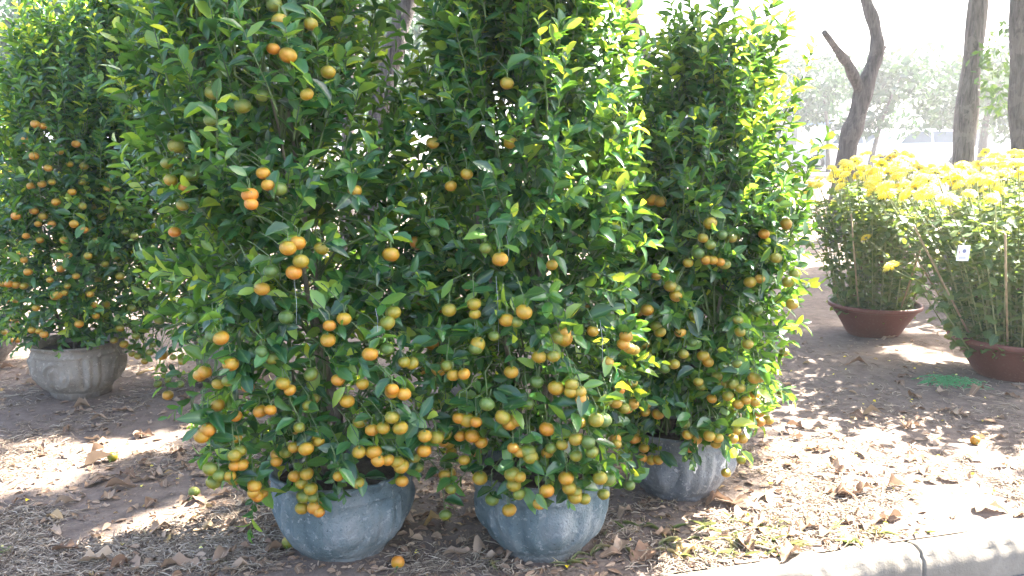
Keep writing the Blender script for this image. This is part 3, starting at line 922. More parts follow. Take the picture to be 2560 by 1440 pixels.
PR_A = [(0.0, 0.45), (0.14, 0.50), (0.28, 0.52), (0.5, 0.50), (0.75, 0.43), (0.92, 0.37), (1.0, 0.25), (1.1, 0.10)]
PR_B = [(0.0, 0.36), (0.14, 0.39), (0.28, 0.43), (0.5, 0.40), (0.75, 0.33), (0.92, 0.27), (1.0, 0.18), (1.1, 0.08)]
PR_C = [(0.0, 0.36), (0.15, 0.42), (0.35, 0.43), (0.55, 0.42), (0.75, 0.38), (0.92, 0.31), (1.0, 0.20), (1.1, 0.08)]
specs = [
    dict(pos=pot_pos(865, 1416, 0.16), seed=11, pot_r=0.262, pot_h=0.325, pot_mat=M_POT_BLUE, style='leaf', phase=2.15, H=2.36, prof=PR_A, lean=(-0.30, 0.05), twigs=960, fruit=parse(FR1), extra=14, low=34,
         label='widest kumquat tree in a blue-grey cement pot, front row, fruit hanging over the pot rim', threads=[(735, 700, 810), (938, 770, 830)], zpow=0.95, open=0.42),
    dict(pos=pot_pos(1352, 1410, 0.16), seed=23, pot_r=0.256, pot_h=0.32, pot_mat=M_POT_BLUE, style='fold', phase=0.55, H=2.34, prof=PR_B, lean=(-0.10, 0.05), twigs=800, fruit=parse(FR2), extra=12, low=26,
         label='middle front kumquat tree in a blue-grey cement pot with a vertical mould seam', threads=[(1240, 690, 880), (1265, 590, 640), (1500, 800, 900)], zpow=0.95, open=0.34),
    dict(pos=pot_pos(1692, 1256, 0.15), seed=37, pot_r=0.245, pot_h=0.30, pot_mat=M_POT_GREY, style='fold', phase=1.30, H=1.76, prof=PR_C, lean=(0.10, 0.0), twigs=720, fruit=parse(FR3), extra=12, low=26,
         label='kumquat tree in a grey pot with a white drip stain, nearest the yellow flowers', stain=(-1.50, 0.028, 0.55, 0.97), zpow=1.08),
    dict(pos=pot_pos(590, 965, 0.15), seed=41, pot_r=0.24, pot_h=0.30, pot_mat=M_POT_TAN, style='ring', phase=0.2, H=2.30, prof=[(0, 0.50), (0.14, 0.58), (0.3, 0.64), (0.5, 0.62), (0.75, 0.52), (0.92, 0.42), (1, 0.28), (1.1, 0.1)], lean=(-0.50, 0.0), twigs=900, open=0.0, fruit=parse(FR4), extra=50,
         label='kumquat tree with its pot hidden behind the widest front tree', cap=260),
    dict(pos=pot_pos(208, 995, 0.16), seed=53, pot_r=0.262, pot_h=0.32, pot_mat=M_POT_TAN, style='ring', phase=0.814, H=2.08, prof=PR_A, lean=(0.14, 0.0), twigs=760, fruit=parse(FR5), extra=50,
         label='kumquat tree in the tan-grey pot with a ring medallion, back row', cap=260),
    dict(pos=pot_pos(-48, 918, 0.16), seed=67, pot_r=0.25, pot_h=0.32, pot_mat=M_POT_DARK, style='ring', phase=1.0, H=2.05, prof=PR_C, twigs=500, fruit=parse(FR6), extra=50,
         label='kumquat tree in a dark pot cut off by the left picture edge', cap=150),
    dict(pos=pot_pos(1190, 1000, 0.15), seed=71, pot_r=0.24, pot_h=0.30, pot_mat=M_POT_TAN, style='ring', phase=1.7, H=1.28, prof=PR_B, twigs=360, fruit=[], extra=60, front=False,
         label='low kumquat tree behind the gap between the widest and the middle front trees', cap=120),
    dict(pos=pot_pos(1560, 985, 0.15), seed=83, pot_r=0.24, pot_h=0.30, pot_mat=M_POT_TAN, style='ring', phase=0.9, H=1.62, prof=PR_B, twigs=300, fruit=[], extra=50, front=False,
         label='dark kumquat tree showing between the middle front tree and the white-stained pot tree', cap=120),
]
for sp in specs: make_tree(sp)
finish_trees()

# ---------------------------------------------------------------- chrysanthemum bowls
def flower_mesh(seed):
    r = np.random.default_rng(seed)
    mb = MB()
    for ring, (cnt, r0, r1, z0, z1) in enumerate([(20, 0.16, 1.0, 0.10, -0.10), (20, 0.14, 0.94, 0.20, 0.14), (18, 0.12, 0.80, 0.30, 0.34), (14, 0.08, 0.58, 0.38, 0.50), (9, 0.03, 0.32, 0.45, 0.60)]):
        for k in range(cnt):
            an = 2 * PI * (k + 0.5 * (ring % 2)) / cnt + r.normal() * 0.06
            R1 = r1 * (0.88 + 0.2 * r.random()); zz = z1 + r.normal() * 0.05
            w = 0.55 * r1 * 2 * PI / cnt * 0.62 + 0.03
            c, s = math.cos(an), math.sin(an)
            mid = 0.62
            P0 = np.array([c * r0, s * r0, z0])
            Pm = np.array([c * (r0 + (R1 - r0) * mid), s * (r0 + (R1 - r0) * mid), z0 + (zz - z0) * mid + 0.10])
            P1 = np.array([c * R1, s * R1, zz])
            t = np.array([-s, c, 0]) * w
            V = [P0, Pm - t, Pm + t, P1]
            mb.add(V, [(0, 1, 2), (1, 3, 2)], a=r.random() * 0.6 + 0.1 * ring)
    mb.lathe([(0.02, -0.22), (0.10, -0.2), (0.22, -0.02), (0.30, 0.10)], 8, mi=1)
    return mb.mesh('flower', mats=[M_PETAL, M_STEM], smooth=False)
FLOWER_ME = [flower_mesh(k) for k in range(3)]

def make_mum(pos, label, R=0.34, Hb=0.25, top=1.30, spread=0.50, nst=70, seed=1, stakes=6, low_fl=3, nlv=46, skew=0.0):
    r = np.random.default_rng(seed)
    root = empty('potted_chrysanthemum', (pos[0], pos[1], 0))
    tag(root, label, 'chrysanthemum', 'bowls of yellow chrysanthemums')
    mb = MB()
    prof = [(0.52, -0.02), (0.54, 0.0), (0.60, 0.12), (0.70, 0.36), (0.82, 0.62), (0.92, 0.82), (0.935, 0.845), (0.985, 0.86), (1.0, 0.88), (1.0, 0.97), (0.985, 1.0), (0.95, 0.985), (0.925, 0.93), (0.88, 0.75)]
    mb.lathe([(a * R, z * Hb) for a, z in prof], 72)
    mb.build('bowl', M_TERRA, root)
    sb = MB(); sb.lathe([(0.001, 0.80 * Hb), (R * 0.5, 0.79 * Hb), (R * 0.89, 0.78 * Hb)], 24); sb.build('soil', M_SOIL, root)
    st = MB()
    P_, A_, N_, L_, T_ = [], [], [], [], []
    for k in range(nst):
        rho = math.sqrt((k + 0.5) / nst); an = k * 2.39996 + r.normal() * 0.15
        b = np.array([math.cos(an), math.sin(an), 0]) * rho * R * 0.72
        zt = top - 0.24 * rho ** 2.2 + r.normal() * 0.035
        if k >= nst - low_fl: zt -= 0.18 + 0.2 * r.random()
        e = np.array([math.cos(an), math.sin(an), 0]) * rho * spread + np.array([0, 0, zt])
        e[0] += skew
        m = b * 0.45 + e * 0.55; m[2] = 0.2 + (zt - 0.2) * 0.55; m[:2] *= 0.93
        q = [b + np.array([0, 0, Hb * 0.78]), b * 0.75 + m * 0.25 + np.array([0, 0, 0.05]), m, m * 0.4 + e * 0.6, e]
        q = np.array(q) + r.normal(size=(5, 3)) * 0.008
        st.tube(q, [0.005, 0.0045, 0.004, 0.0035, 0.003], 5, cap=False)
        o = link('flower', FLOWER_ME[k % 3], root)
        s = 0.056 * (0.70 + 0.45 * r.random())
        tl = (e[:2] / max(spread, 0.1)) * 0.4 + r.normal(size=2) * 0.25
        o.matrix_local = Matrix.Translation(Vector(tuple(e))) @ Matrix.Rotation(float(tl[0]), 4, 'Y') @ Matrix.Rotation(float(-tl[1]), 4, 'X') @ Matrix.Rotation(r.random() * 6, 4, 'Z') @ Matrix.Diagonal((s, s, s * (0.75 + 0.3 * r.random()), 1))
        nl = nlv
        f = 0.06 + 0.74 * np.linspace(0, 1, nl) ** 1.1
        fl = f * 4; i0 = np.minimum(fl.astype(int), 3)
        pos_ = q[i0] + (q[i0 + 1] - q[i0]) * (fl - i0)[:, None]
        ag = r.random() * 6 + np.arange(nl) * 2.4
        out = np.stack([np.cos(ag), np.sin(ag), 0.15 + 0.4 * r.normal(size=nl)], -1)
        P_.append(pos_); A_.append(out); N_.append(np.array([0, 0, 1.0]) + r.normal(size=(nl, 3)) * 0.35)
        L_.append((0.048 + 0.040 * r.random(nl)) * np.where(f > 0.8, 0.7, 1)); T_.append(r.random(nl))
    st.build('stems', M_STEM, root, kind='stuff')
    p = np.concatenate(P_); L = np.concatenate(L_)
    link('foliage', leaves_mesh('foliage', p, np.concatenate(A_), np.concatenate(N_), L, L * 0.75, np.concatenate(T_), M_CHLEAF, tmpl=[LC]), root, kind='stuff')
    for k in range(stakes):
        an = k * 2 * PI / stakes + r.random() * 0.5 - 1.7
        rr = R * 0.72
        b = np.array([math.cos(an) * rr, math.sin(an) * rr, Hb * 0.7])
        e = np.array([math.cos(an) * spread * 0.92, math.sin(an) * spread * 0.92, top - 0.28 - 0.1 * r.random()])
        mb = MB(); mb.tube([b, (b + e) / 2, e], 0.0062, 6)
        mb.build('stake', M_BAMBOO, root)
    return root

mum_a = make_mum(pot_pos(2180, 846, 0.18), 'yellow chrysanthemums in the farther brown bowl, beside the white-stained pot tree', R=0.345, Hb=0.255, top=1.33, spread=0.54, nst=62, seed=5, skew=-0.10)
mum_b = make_mum(pot_pos(2530, 958, 0.22), 'yellow chrysanthemums in the nearer brown bowl, with the white tag', R=0.40, Hb=0.27, top=1.34, spread=0.88, nst=115, skew=-0.12, seed=9, stakes=8, low_fl=5)
BM = [((4.45, 7.3), 'yellow chrysanthemums directly behind the nearer brown bowl', 21), ((5.6, 7.4), 'yellow chrysanthemums behind the nearer bowl at the right picture edge', 22),
      ((4.25, 9.2), 'yellow chrysanthemums in the far row behind the farther brown bowl', 23), ((5.7, 9.3), 'yellow chrysanthemums in the far row below the straight trunk', 24)]
for (p, lab, sd) in BM:
    make_mum(p, lab, R=0.36, Hb=0.26, top=1.36, spread=0.56, nst=60, seed=sd, stakes=4, nlv=30)

# white tag hung on a stake of the nearer bowl
tp = at_depth(2408, 633, mum_b.location.y - 0.72)
tg = empty('plant_tag', tp)
tg.rotation_euler = (0.06, 0.02, 0.06)
tag(tg, 'small white plastic tag hanging among the chrysanthemum stems', 'tag')
mb = MB(); mb.box((-0.034, -0.0015, -0.042), (0.034, 0.0015, 0.042)); mb.build('card', M_CARD, tg, smooth=False)
mb = MB()
for k in range(4): mb.box((-0.022, -0.0022, -0.028 - 0.0035 * k + 0.008), (0.020 - 0.004 * (k % 2), -0.0017, -0.0265 - 0.0035 * k + 0.008))
mb.build('lettering', M_INK, tg, smooth=False)
mb = MB(); mb.lathe([(0.0005, -0.0), (0.011, 0.0)], 14); ob = mb.build('emblem', M_INK, tg, smooth=False); ob.rotation_euler = (PI / 2, 0, 0); ob.location = (0.004, -0.0024, 0.012)
mb = MB(); mb.box((-0.024, -0.0022, -0.002), (-0.020, -0.0017, 0.014)); mb.build('mark', M_PINK, tg, smooth=False)
mb = MB(); mb.tube([(0, 0.0, 0.040), (0.003, 0.006, 0.056), (0.012, 0.012, 0.07)], 0.001, 4); mb.build('string', M_THREAD, tg)

# ---------------------------------------------------------------- shade trees
def leaf_cloud(r, centres, radii, per, size, parent, name='crown', mat=None):
    P_, A_, N_, L_ = [], [], [], []
    for c, rad in zip(centres, radii):
        k = per
        v = unit(r.normal(size=(k, 3))) * (r.random((k, 1)) ** 0.45) * rad * np.array([1, 1, 0.72])
        P_.append(c + v)
        A_.append(unit(r.normal(size=(k, 3)) + np.array([0, 0, -0.4])))
        N_.append(np.array([0, 0, 1.0]) + r.normal(size=(k, 3)) * 0.8)
        L_.append(size * (0.7 + 0.6 * r.random(k)))
    p = np.concatenate(P_); L = np.concatenate(L_)
    me = leaves_mesh(name, p, np.concatenate(A_), np.concatenate(N_), L, L * 0.5, r.random(len(p)), mat or M_SHADE, tmpl=[L2])
    return link(name, me, parent, kind='stuff')

# the overhead canopy: sprays of leaves, open where the sun comes through
def sun_ground(P):
    P = np.atleast_2d(P)
    return P[:, :2] - S[None, :2] * (P[:, 2:3] / S[2])
def disc(px, py, r, z=0.0):
    """where the beam through this point reaches the ground"""
    g = ground_at(px, py)
    return (g[0], g[1], r)
lit = []
for (px, py, r_) in [(10, 1190, .17), (70, 1180, .18), (150, 1160, .17), (230, 1140, .15), (300, 1122, .13), (370, 1108, .12), (430, 1095, .10), (475, 1085, .08), (110, 1215, .07), (180, 1100, .05), (60, 1110, .06),
                     (150, 1400, .05), (220, 1385, .055), (270, 1365, .06), (330, 1340, .06), (390, 1310, .06), (440, 1295, .05), (480, 1270, .04), (1110, 1300, .07), (1160, 1285, .08), (1060, 1310, .04), (585, 1350, .05), (520, 1250, .04), (1090, 1325, .04),
                     (1930, 1030, .16), (1990, 1050, .17), (2060, 1080, .16), (2100, 1120, .15), (2010, 1120, .16), (2040, 1160, .14), (1960, 1170, .10), (2210, 1180, .13), (2150, 1195, .11), (2270, 1120, .10), (2400, 1130, .06), (2480, 1195, .10), (2540, 1210, .09), (2550, 1110, .10), (2400, 1235, .08), (1940, 970, .09), (2000, 950, .06),
                     (2300, 905, .09), (2330, 885, .08), (2290, 870, .05), (2030, 870, .08), (2060, 1215, .10), (1960, 1240, .07), (2190, 1260, .07), (2330, 1270, .08), (2420, 1300, .08), (2500, 1260, .09), (1860, 1270, .08),
                     (1990, 1340, .08), (2110, 1360, .08), (2250, 1310, .06), (1900, 1400, .09), (2030, 1400, .12), (2150, 1390, .13), (2270, 1365, .14), (2380, 1345, .13), (2480, 1330, .15), (2560, 1320, .15), (1780, 1430, .08), (1850, 1425, .08), (1960, 1430, .1), (2100, 1430, .1), (1730, 1400, .04),
                     (90, 890, .12), (60, 880, .14), (395, 930, .09), (350, 920, .07), (440, 880, .1), (120, 870, .1)]:
    lit.append(disc(px, py, r_ * (1.6 if px < 1200 else 1.75)))
def beam(P, r_):
    g = sun_ground(np.array(P))[0]
    lit.append((g[0], g[1], r_))
for z in np.arange(0.7, 2.3, 0.14): beam((0.42, 2.75, z), 0.15); beam((1.27, 3.2, z), 0.10)
for z in np.arange(1.5, 2.4, 0.12): beam((-2.55, 4.8, z), 0.45); beam((-2.0, 5.0, z), 0.35); beam((-3.4, 5.5, z), 0.5)
for (cx, cy, rr) in ((2.9, 6.2, 0.42), (3.2, 4.95, 0.50), (3.6, 5.05, 0.4), (4.4, 7.3, 0.5), (5.5, 7.4, 0.5), (3.0, 7.9, 0.5)):
    for z in (1.1, 1.25): beam((cx, cy, z), rr)
lit = np.array(lit)
shade_trees = {}
def trunk(name, label, base_px, base_Y, path, radii, mat, group=None, sides=12):
    """trunk and limbs; path in pixels at its own distance"""
    b = at_depth(base_px, 380, base_Y)
    root = empty(name, (b[0], b[1], 0))
    tag(root, label, 'tree', group)
    for i, (pts, rad) in enumerate(zip(path, radii)):
        Q = np.array([at_depth(px, py, base_Y + dy) - np.array([b[0], b[1], 0]) for (px, py, dy) in pts])
        if i == 0: Q[0] = (Q[0][0], Q[0][1], -0.1)
        # smooth the path
        t = np.linspace(0, len(Q) - 1, len(Q) * 4)
        k0 = np.minimum(t.astype(int), len(Q) - 2); f = (t - k0)[:, None]
        Pm = Q[np.maximum(k0 - 1, 0)]; P0 = Q[k0]; P1 = Q[k0 + 1]; P2 = Q[np.minimum(k0 + 2, len(Q) - 1)]
        C = 0.5 * ((2 * P0) + (-Pm + P1) * f + (2 * Pm - 5 * P0 + 4 * P1 - P2) * f ** 2 + (-Pm + 3 * P0 - 3 * P1 + P2) * f ** 3)
        rr = np.interp(t, np.arange(len(rad)), rad) * (1 + 0.10 * np.sin(t * 5 + i))
        mb = MB(); mb.tube(C, rr, sides)
        mb.build('trunk' if i == 0 else 'limb', mat, root)
    return root
stA = trunk('shade_tree', 'straight pale trunk rising behind the nearer chrysanthemums', 2408, 10.0,
            [[(2405, 640, 0), (2408, 390, 0), (2425, 200, 0), (2446, 0, 0), (2470, -300, 0), (2500, -700, 0.3)], [(2490, -600, 0.2), (2300, -850, -.6), (2100, -1050, -1.4)], [(2490, -620, 0.2), (2650, -900, -1), (2750, -1100, -2)]],
            [[0.20, 0.130, 0.115, 0.102, 0.095, 0.08], [0.08, 0.06, 0.03], [0.08, 0.06, 0.03]], M_TRUNK_PALE)
stB = trunk('shade_tree', 'dark forked trunk leaning above the farther chrysanthemums', 2112, 12.5,
            [[(2095, 560, 0), (2118, 375, 0), (2140, 300, 0), (2163, 215, 0), (2192, 130, 0), (2185, 60, 0), (2165, 0, 0), (2140, -120, 0), (2160, -400, -.3)], [(2158, 238, 0), (2138, 200, -.1), (2120, 160, -.2), (2100, 135, -.3), (2060, 80, -.6)], [(2196, 140, 0), (2206, 124, 0.02), (2216, 116, 0.05)], [(2150, -200, 0), (1950, -500, -.8), (1800, -800, -2)]],
            [[0.21, 0.15, 0.142, 0.13, 0.102, 0.092, 0.085, 0.08, 0.06], [0.10, 0.082, 0.074, 0.065, 0.035], [0.07, 0.04, 0.015], [0.07, 0.05, 0.03]], M_TRUNK)
stC = trunk('shade_tree', 'thick dark trunk cut off by the right picture edge', 2556, 9.0,
            [[(2556, 700, 0), (2560, 380, 0), (2556, 200, 0), (2560, 0, 0), (2570, -400, 0), (2560, -800, -.3)], [(2565, -500, 0), (2300, -900, -1), (2000, -1300, -2)]],
            [[0.21, 0.135, 0.13, 0.125, 0.11, 0.08], [0.07, 0.05, 0.03]], M_TRUNK)
stD = trunk('shade_tree', 'leaning trunk seen through the gap above the two front trees', 965, 8.5,
            [[(925, 700, 0), (945, 330, 0), (965, 200, 0), (990, 100, 0), (1012, 20, 0), (1050, -150, 0), (1100, -500, 0)], [(1040, -120, 0), (900, -500, 0.5), (800, -900, 0.5)], [(1060, -200, 0), (1300, -600, -1), (1450, -1000, -1.5)]],
            [[0.15, 0.12, 0.115, 0.11, 0.10, 0.09, 0.06], [0.05, 0.04, 0.02], [0.05, 0.04, 0.02]], M_TRUNK)
stE = trunk('shade_tree', 'thin upright trunk left of the leaning trunk in the gap', 876, 11.0,
            [[(866, 600, 0), (872, 200, 0), (880, 60, 0), (886, -60, 0), (900, -400, 0)]], [[0.10, 0.085, 0.08, 0.075, 0.04]], M_TRUNK)
stF = trunk('shade_tree', 'bent branch hanging into the white sky above the middle front tree', 1600, 9.5,
            [[(1640, 600, 0), (1625, 200, 0), (1600, 90, 0), (1572, 20, 0), (1545, -40, 0), (1500, -300, 0), (1520, -700, 0)]], [[0.06, 0.055, 0.05, 0.065, 0.07, 0.06, 0.04]], M_TRUNK)

cr = np.random.default_rng(77)
CC, CRd, CT = [], [], []
tb = [(stA, stA.location), (stB, stB.location), (stC, stC.location), (stD, stD.location)]
for k in range(19000):
    x = -4 + 18 * cr.random(); y = 3.2 + 10.5 * cr.random()
    z = max(4.9, CAM_Z + y * 0.235 + 0.55) + 2.2 * cr.random()
    g = sun_ground(np.array([x, y, z]))[0]
    # open away from the pots: the ground beyond is in full sun
    if g[1] > 6.6 + 0.5 * math.sin(g[0] * 2): continue
    if g[0] > 6.5 or g[0] < -6: continue
    rad = 0.11 + 0.12 * cr.random()
    dd = np.hypot(lit[:, 0] - g[0], lit[:, 1] - g[1]) - lit[:, 2]
    if (dd < rad * 0.45).any(): continue
    if g[0] > 0.9 and vnoise(g[0] * 2.6 + 20, g[1] * 2.6 + 3) > 0.70: continue
    CC.append((x, y, z)); CRd.append(rad)
for (tr, sx) in ((stA, 0.012), (stB, 0.02), (stC, 0.0), (stA, 0.012), (stB, 0.02)):      # sprays that keep the trunks themselves in shade
    for k in range(330):
        zt = 1.1 + 4.2 * cr.random()
        hgt = 7.0 + 1.8 * cr.random()
        q = np.array([tr.location.x + 0.1 * (zt - 1), tr.location.y, zt]) + S * ((hgt - zt) / S[2]) + cr.normal(size=3) * np.array([0.32, 0.32, 0.2])
        if q[2] < CAM_Z + q[1] * 0.22 + 0.5: continue
        CC.append(tuple(q)); CRd.append(0.14 + 0.1 * cr.random())
CC = np.array(CC); CRd = np.array(CRd)
own = np.argmin(np.stack([np.hypot(CC[:, 0] - t[1].x, CC[:, 1] - t[1].y) for t in tb], 1), 1)
for i, (t, loc) in enumerate(tb):
    m = own == i
    if m.any(): leaf_cloud(cr, CC[m] - np.array([loc.x, loc.y, 0]), CRd[m], 24, 0.14, t)

sp_c = np.array([at_depth(px, py, stC.location.y + dy) for (px, py, dy) in ((2500, 235, .4), (2478, 180, .6), (2530, 130, .3), (2470, 222, .7), (2545, 180, .2), (2510, 160, .5), (2550, 260, .2), (2490, 270, .6), (2535, 60, .3), (2500, 100, .5), (2455, 140, .8))])
leaf_cloud(cr, sp_c - np.array([stC.location.x, stC.location.y, 0]), np.full(len(sp_c), 0.17), 26, 0.10, stC, name='leafy_spray')
# far trees, sunlit, along the street
def far_tree(px, Y, trunk_h, crown_px, rad_m, label, seed, n=26, bend=0.0, th=0.12, size=0.30, per=80, forks=2):
    r = np.random.default_rng(seed)
    b = at_depth(px, 380, Y)
    root = empty('street_tree', (b[0], b[1], 0))
    tag(root, label, 'tree', 'trees along the far street')
    ct = at_depth(crown_px[0], crown_px[1], Y) - np.array([b[0], b[1], 0])
    top = np.array([bend * 0.6, 0, trunk_h])
    mb = MB(); mb.tube([(0, 0, -0.1), (bend * 0.25, 0, trunk_h * 0.5), top], [th, th * 0.8, th * 0.65], 8)
    mb.build('trunk', M_TRUNK, root)
    for k in range(forks):
        an = (k + 0.3) * 2 * PI / forks + 0.2
        e = ct + np.array([math.cos(an) * rad_m * 0.6, math.sin(an) * rad_m * 0.6, 0.2])
        mb = MB(); mb.tube([top * 0.97, (top + e) / 2 + np.array([0, 0, 0.1]), e], [th * 0.55, th * 0.4, th * 0.15], 6)
        mb.build('limb', M_TRUNK, root)
    c = ct + r.normal(size=(n, 3)) * np.array([0.5, 0.5, 0.30]) * rad_m
    leaf_cloud(r, c, 0.30 * rad_m + 0.15 * rad_m * r.random(n), per, size, root, mat=M_FAR)
    return root
far_tree(2168, 26, 2.2, (2250, 215), 1.9, 'small far tree with a bent trunk between the forked and straight trunks', 301, bend=0.6, th=0.10, size=0.26)
far_tree(2452, 24, 2.3, (2500, 205), 1.7, 'small far tree with a Y fork right of the straight trunk', 302, bend=0.1, th=0.14, size=0.24)
far_tree(2075, 30, 2.0, (2055, 215), 1.7, 'small far tree left of the forked trunk', 303, bend=-0.2, th=0.10)
far_tree(2380, 34, 3.0, (2390, 250), 1.8, 'small far tree half hidden behind the straight trunk', 304)
far_tree(930, 17, 2.6, (930, 160), 2.2, 'green tree behind the leaning trunk in the gap', 305, n=46, size=0.22)
far_tree(1120, 22, 3.2, (1130, 60), 2.8, 'green tree far behind the middle front tree', 306, n=40)
far_tree(600, 20, 3.0, (600, 60), 3.0, 'green tree far behind the widest front tree', 307, n=40)
far_tree(150, 15, 2.8, (170, 60), 2.4, 'leafy tree rising behind the ring medallion pot tree', 308, n=44, size=0.2)
far_tree(-120, 19, 3.0, (-60, 40), 3.0, 'leafy tree at the upper left corner', 309, n=40)
far_tree(1500, 40, 3.0, (1500, 270), 2.2, 'far tree low behind the dark kumquat tree', 310, n=22)

# ---------------------------------------------------------------- far shop front and cars
bw = empty('shop_building', (20.5, 40, 0.56))
tag(bw, 'long low white shop building across the far street', 'building')
mb = MB(); mb.box((-16, 0, -0.1), (14, 8, 2.3)); mb.build('wall', M_WALL, bw, smooth=False)
mb = MB(); mb.box((-16.4, -0.9, 2.3), (14.4, 8.4, 2.55)); mb.build('roof', M_ROOFT, bw, smooth=False)
for k in range(9):
    x = -14.6 + k * 3.2
    mb = MB(); mb.box((x, -0.06, 0.8), (x + 1.7, -0.003, 2.0)); w = mb.build('window', M_WALL, bw, smooth=False)
    mb = MB(); mb.box((x + 0.08, -0.075, 0.88), (x + 0.82, -0.062, 1.92)); mb.box((x + 0.88, -0.075, 0.88), (x + 1.62, -0.062, 1.92)); mb.build('pane', M_GLASS, w, smooth=False)
for x in (-7.2, 2.4, 8.8):
    mb = MB(); mb.add([(x, -0.01, 2.2), (x + 2.2, -0.01, 2.2), (x + 2.2, -0.9, 1.95), (x, -0.9, 1.95), (x, -0.01, 2.24), (x + 2.2, -0.01, 2.24), (x + 2.2, -0.9, 1.99), (x, -0.9, 1.99)],
                      [(0, 2, 1), (0, 3, 2), (4, 5, 6), (4, 6, 7), (3, 7, 6), (3, 6, 2), (0, 4, 7), (0, 7, 3), (1, 2, 6), (1, 6, 5)])
    mb.build('awning', M_BLUESIGN, bw, smooth=False)

def make_car(pos, rz, paint, label, van=False):
    root = empty('parked_car', pos, rz)
    tag(root, label, 'car', 'cars on the far street')
    L, Wd = 4.3, 1.75
    # side profile sections across the width: lower body and cabin tapered inwards
    body = [(-2.15, 0.35), (-2.15, 0.72), (-2.0, 0.92), (-1.0, 1.0), (1.6, 1.02), (2.1, 0.95), (2.15, 0.5), (2.1, 0.30), (1.7, 0.25), (-1.8, 0.25)]
    cabin = [(-1.15, 0.98), (-0.45, 1.46), (0.2, 1.54), (1.5, 1.50), (1.95, 1.02)]
    def prism(mb, prof, w0, w1=None):
        w1 = w1 or w0
        n = len(prof)
        zs = np.array([p[1] for p in prof]); zt = (zs - zs.min()) / max(1e-6, zs.max() - zs.min())
        w = w0 + (w1 - w0) * zt
        V = [(p[0], -wi, p[1]) for p, wi in zip(prof, w)] + [(p[0], wi, p[1]) for p, wi in zip(prof, w)]
        F = []
        for i in range(n):
            j = (i + 1) % n
            F += [(i, j, j + n), (i, j + n, i + n)]
        for i in range(1, n - 1): F += [(0, i + 1, i), (n, n + i, n + i + 1)]
        mb.add(V, F)
    mb = MB(); prism(mb, body, 0.86, 0.84); mb.build('body', paint, root, smooth=False)
    mb = MB(); prism(mb, cabin, 0.80, 0.62); cb = mb.build('cabin', paint, root, smooth=False)
    for sgn in (-1, 1):
        for (xs) in ([(-0.78, 1.03), (-0.36, 1.40), (0.42, 1.46), (0.42, 1.04)], [(0.50, 1.04), (0.50, 1.46), (1.36, 1.43), (1.62, 1.06)]):
            V = []
            for (x, z) in xs:
                y = 0.80 + (0.62 - 0.80) * (z - 0.98) / 0.56 + 0.006
                V.append((x, sgn * y, z))
            V += [(v[0], v[1] - sgn * 0.02, v[2]) for v in V]
            mb = MB(); mb.add(V, [(0, 1, 2), (0, 2, 3), (4, 6, 5), (4, 7, 6), (0, 4, 5), (0, 5, 1), (2, 6, 7), (2, 7, 3)]); mb.build('side_window', M_GLASS, root, smooth=False)
    mb = MB(); mb.add([(-1.135, -0.68, 1.03), (-1.135, 0.68, 1.03), (-0.525, 0.58, 1.43), (-0.525, -0.58, 1.43), (-1.10, -0.68, 1.0), (-1.10, 0.68, 1.0)], [(0, 2, 1), (0, 3, 2), (0, 1, 5), (0, 5, 4)]); mb.build('windscreen', M_GLASS, root, smooth=False)
    for sx in (-1.35, 1.35):
        for sy in (-0.80, 0.80):
            mb = MB(); mb.lathe([(0.18, -0.10), (0.28, -0.11), (0.32, -0.07), (0.32, 0.07), (0.28, 0.11), (0.18, 0.10)], 20)
            w = mb.build('wheel', M_TYRE, root, loc=(sx, sy, 0.32)); w.rotation_euler = (PI / 2, 0, 0)
            mb = MB(); mb.lathe([(0.001, 0.09), (0.17, 0.095), (0.185, 0.0), (0.17, -0.095), (0.001, -0.09)], 16); mb.build('rim', M_HUB, w)
    for sy in (-0.6, 0.6):
        mb = MB(); mb.box((-2.17, sy - 0.2, 0.62), (-2.10, sy + 0.2, 0.76)); mb.build('headlight', M_LAMP, root, smooth=False)
        mb = MB(); mb.box((2.12, sy - 0.18, 0.70), (2.165, sy + 0.18, 0.86)); mb.build('tail_light', M_RED, root, smooth=False)
    return root
c1 = at_depth(2265, 380, 29); make_car((c1[0], 29, 0.566), 0.15, M_CARW, 'white car between the forked and straight trunks')
c2 = at_depth(2105, 380, 31); make_car((c2[0], 31, 0.566), 0.05, M_CARS, 'pale car behind the forked trunk')

# ---------------------------------------------------------------- litter on the ground
def occupied(x, y, grow=0.02):
    for sp in specs:
        if math.hypot(x - sp['pos'][0], y - sp['pos'][1]) < sp['pot_r'] * 0.72 + grow: return True
    for m, rr in ((mum_a, 0.22), (mum_b, 0.26)):
        if math.hypot(x - m.location.x, y - m.location.y) < rr: return True
    return False

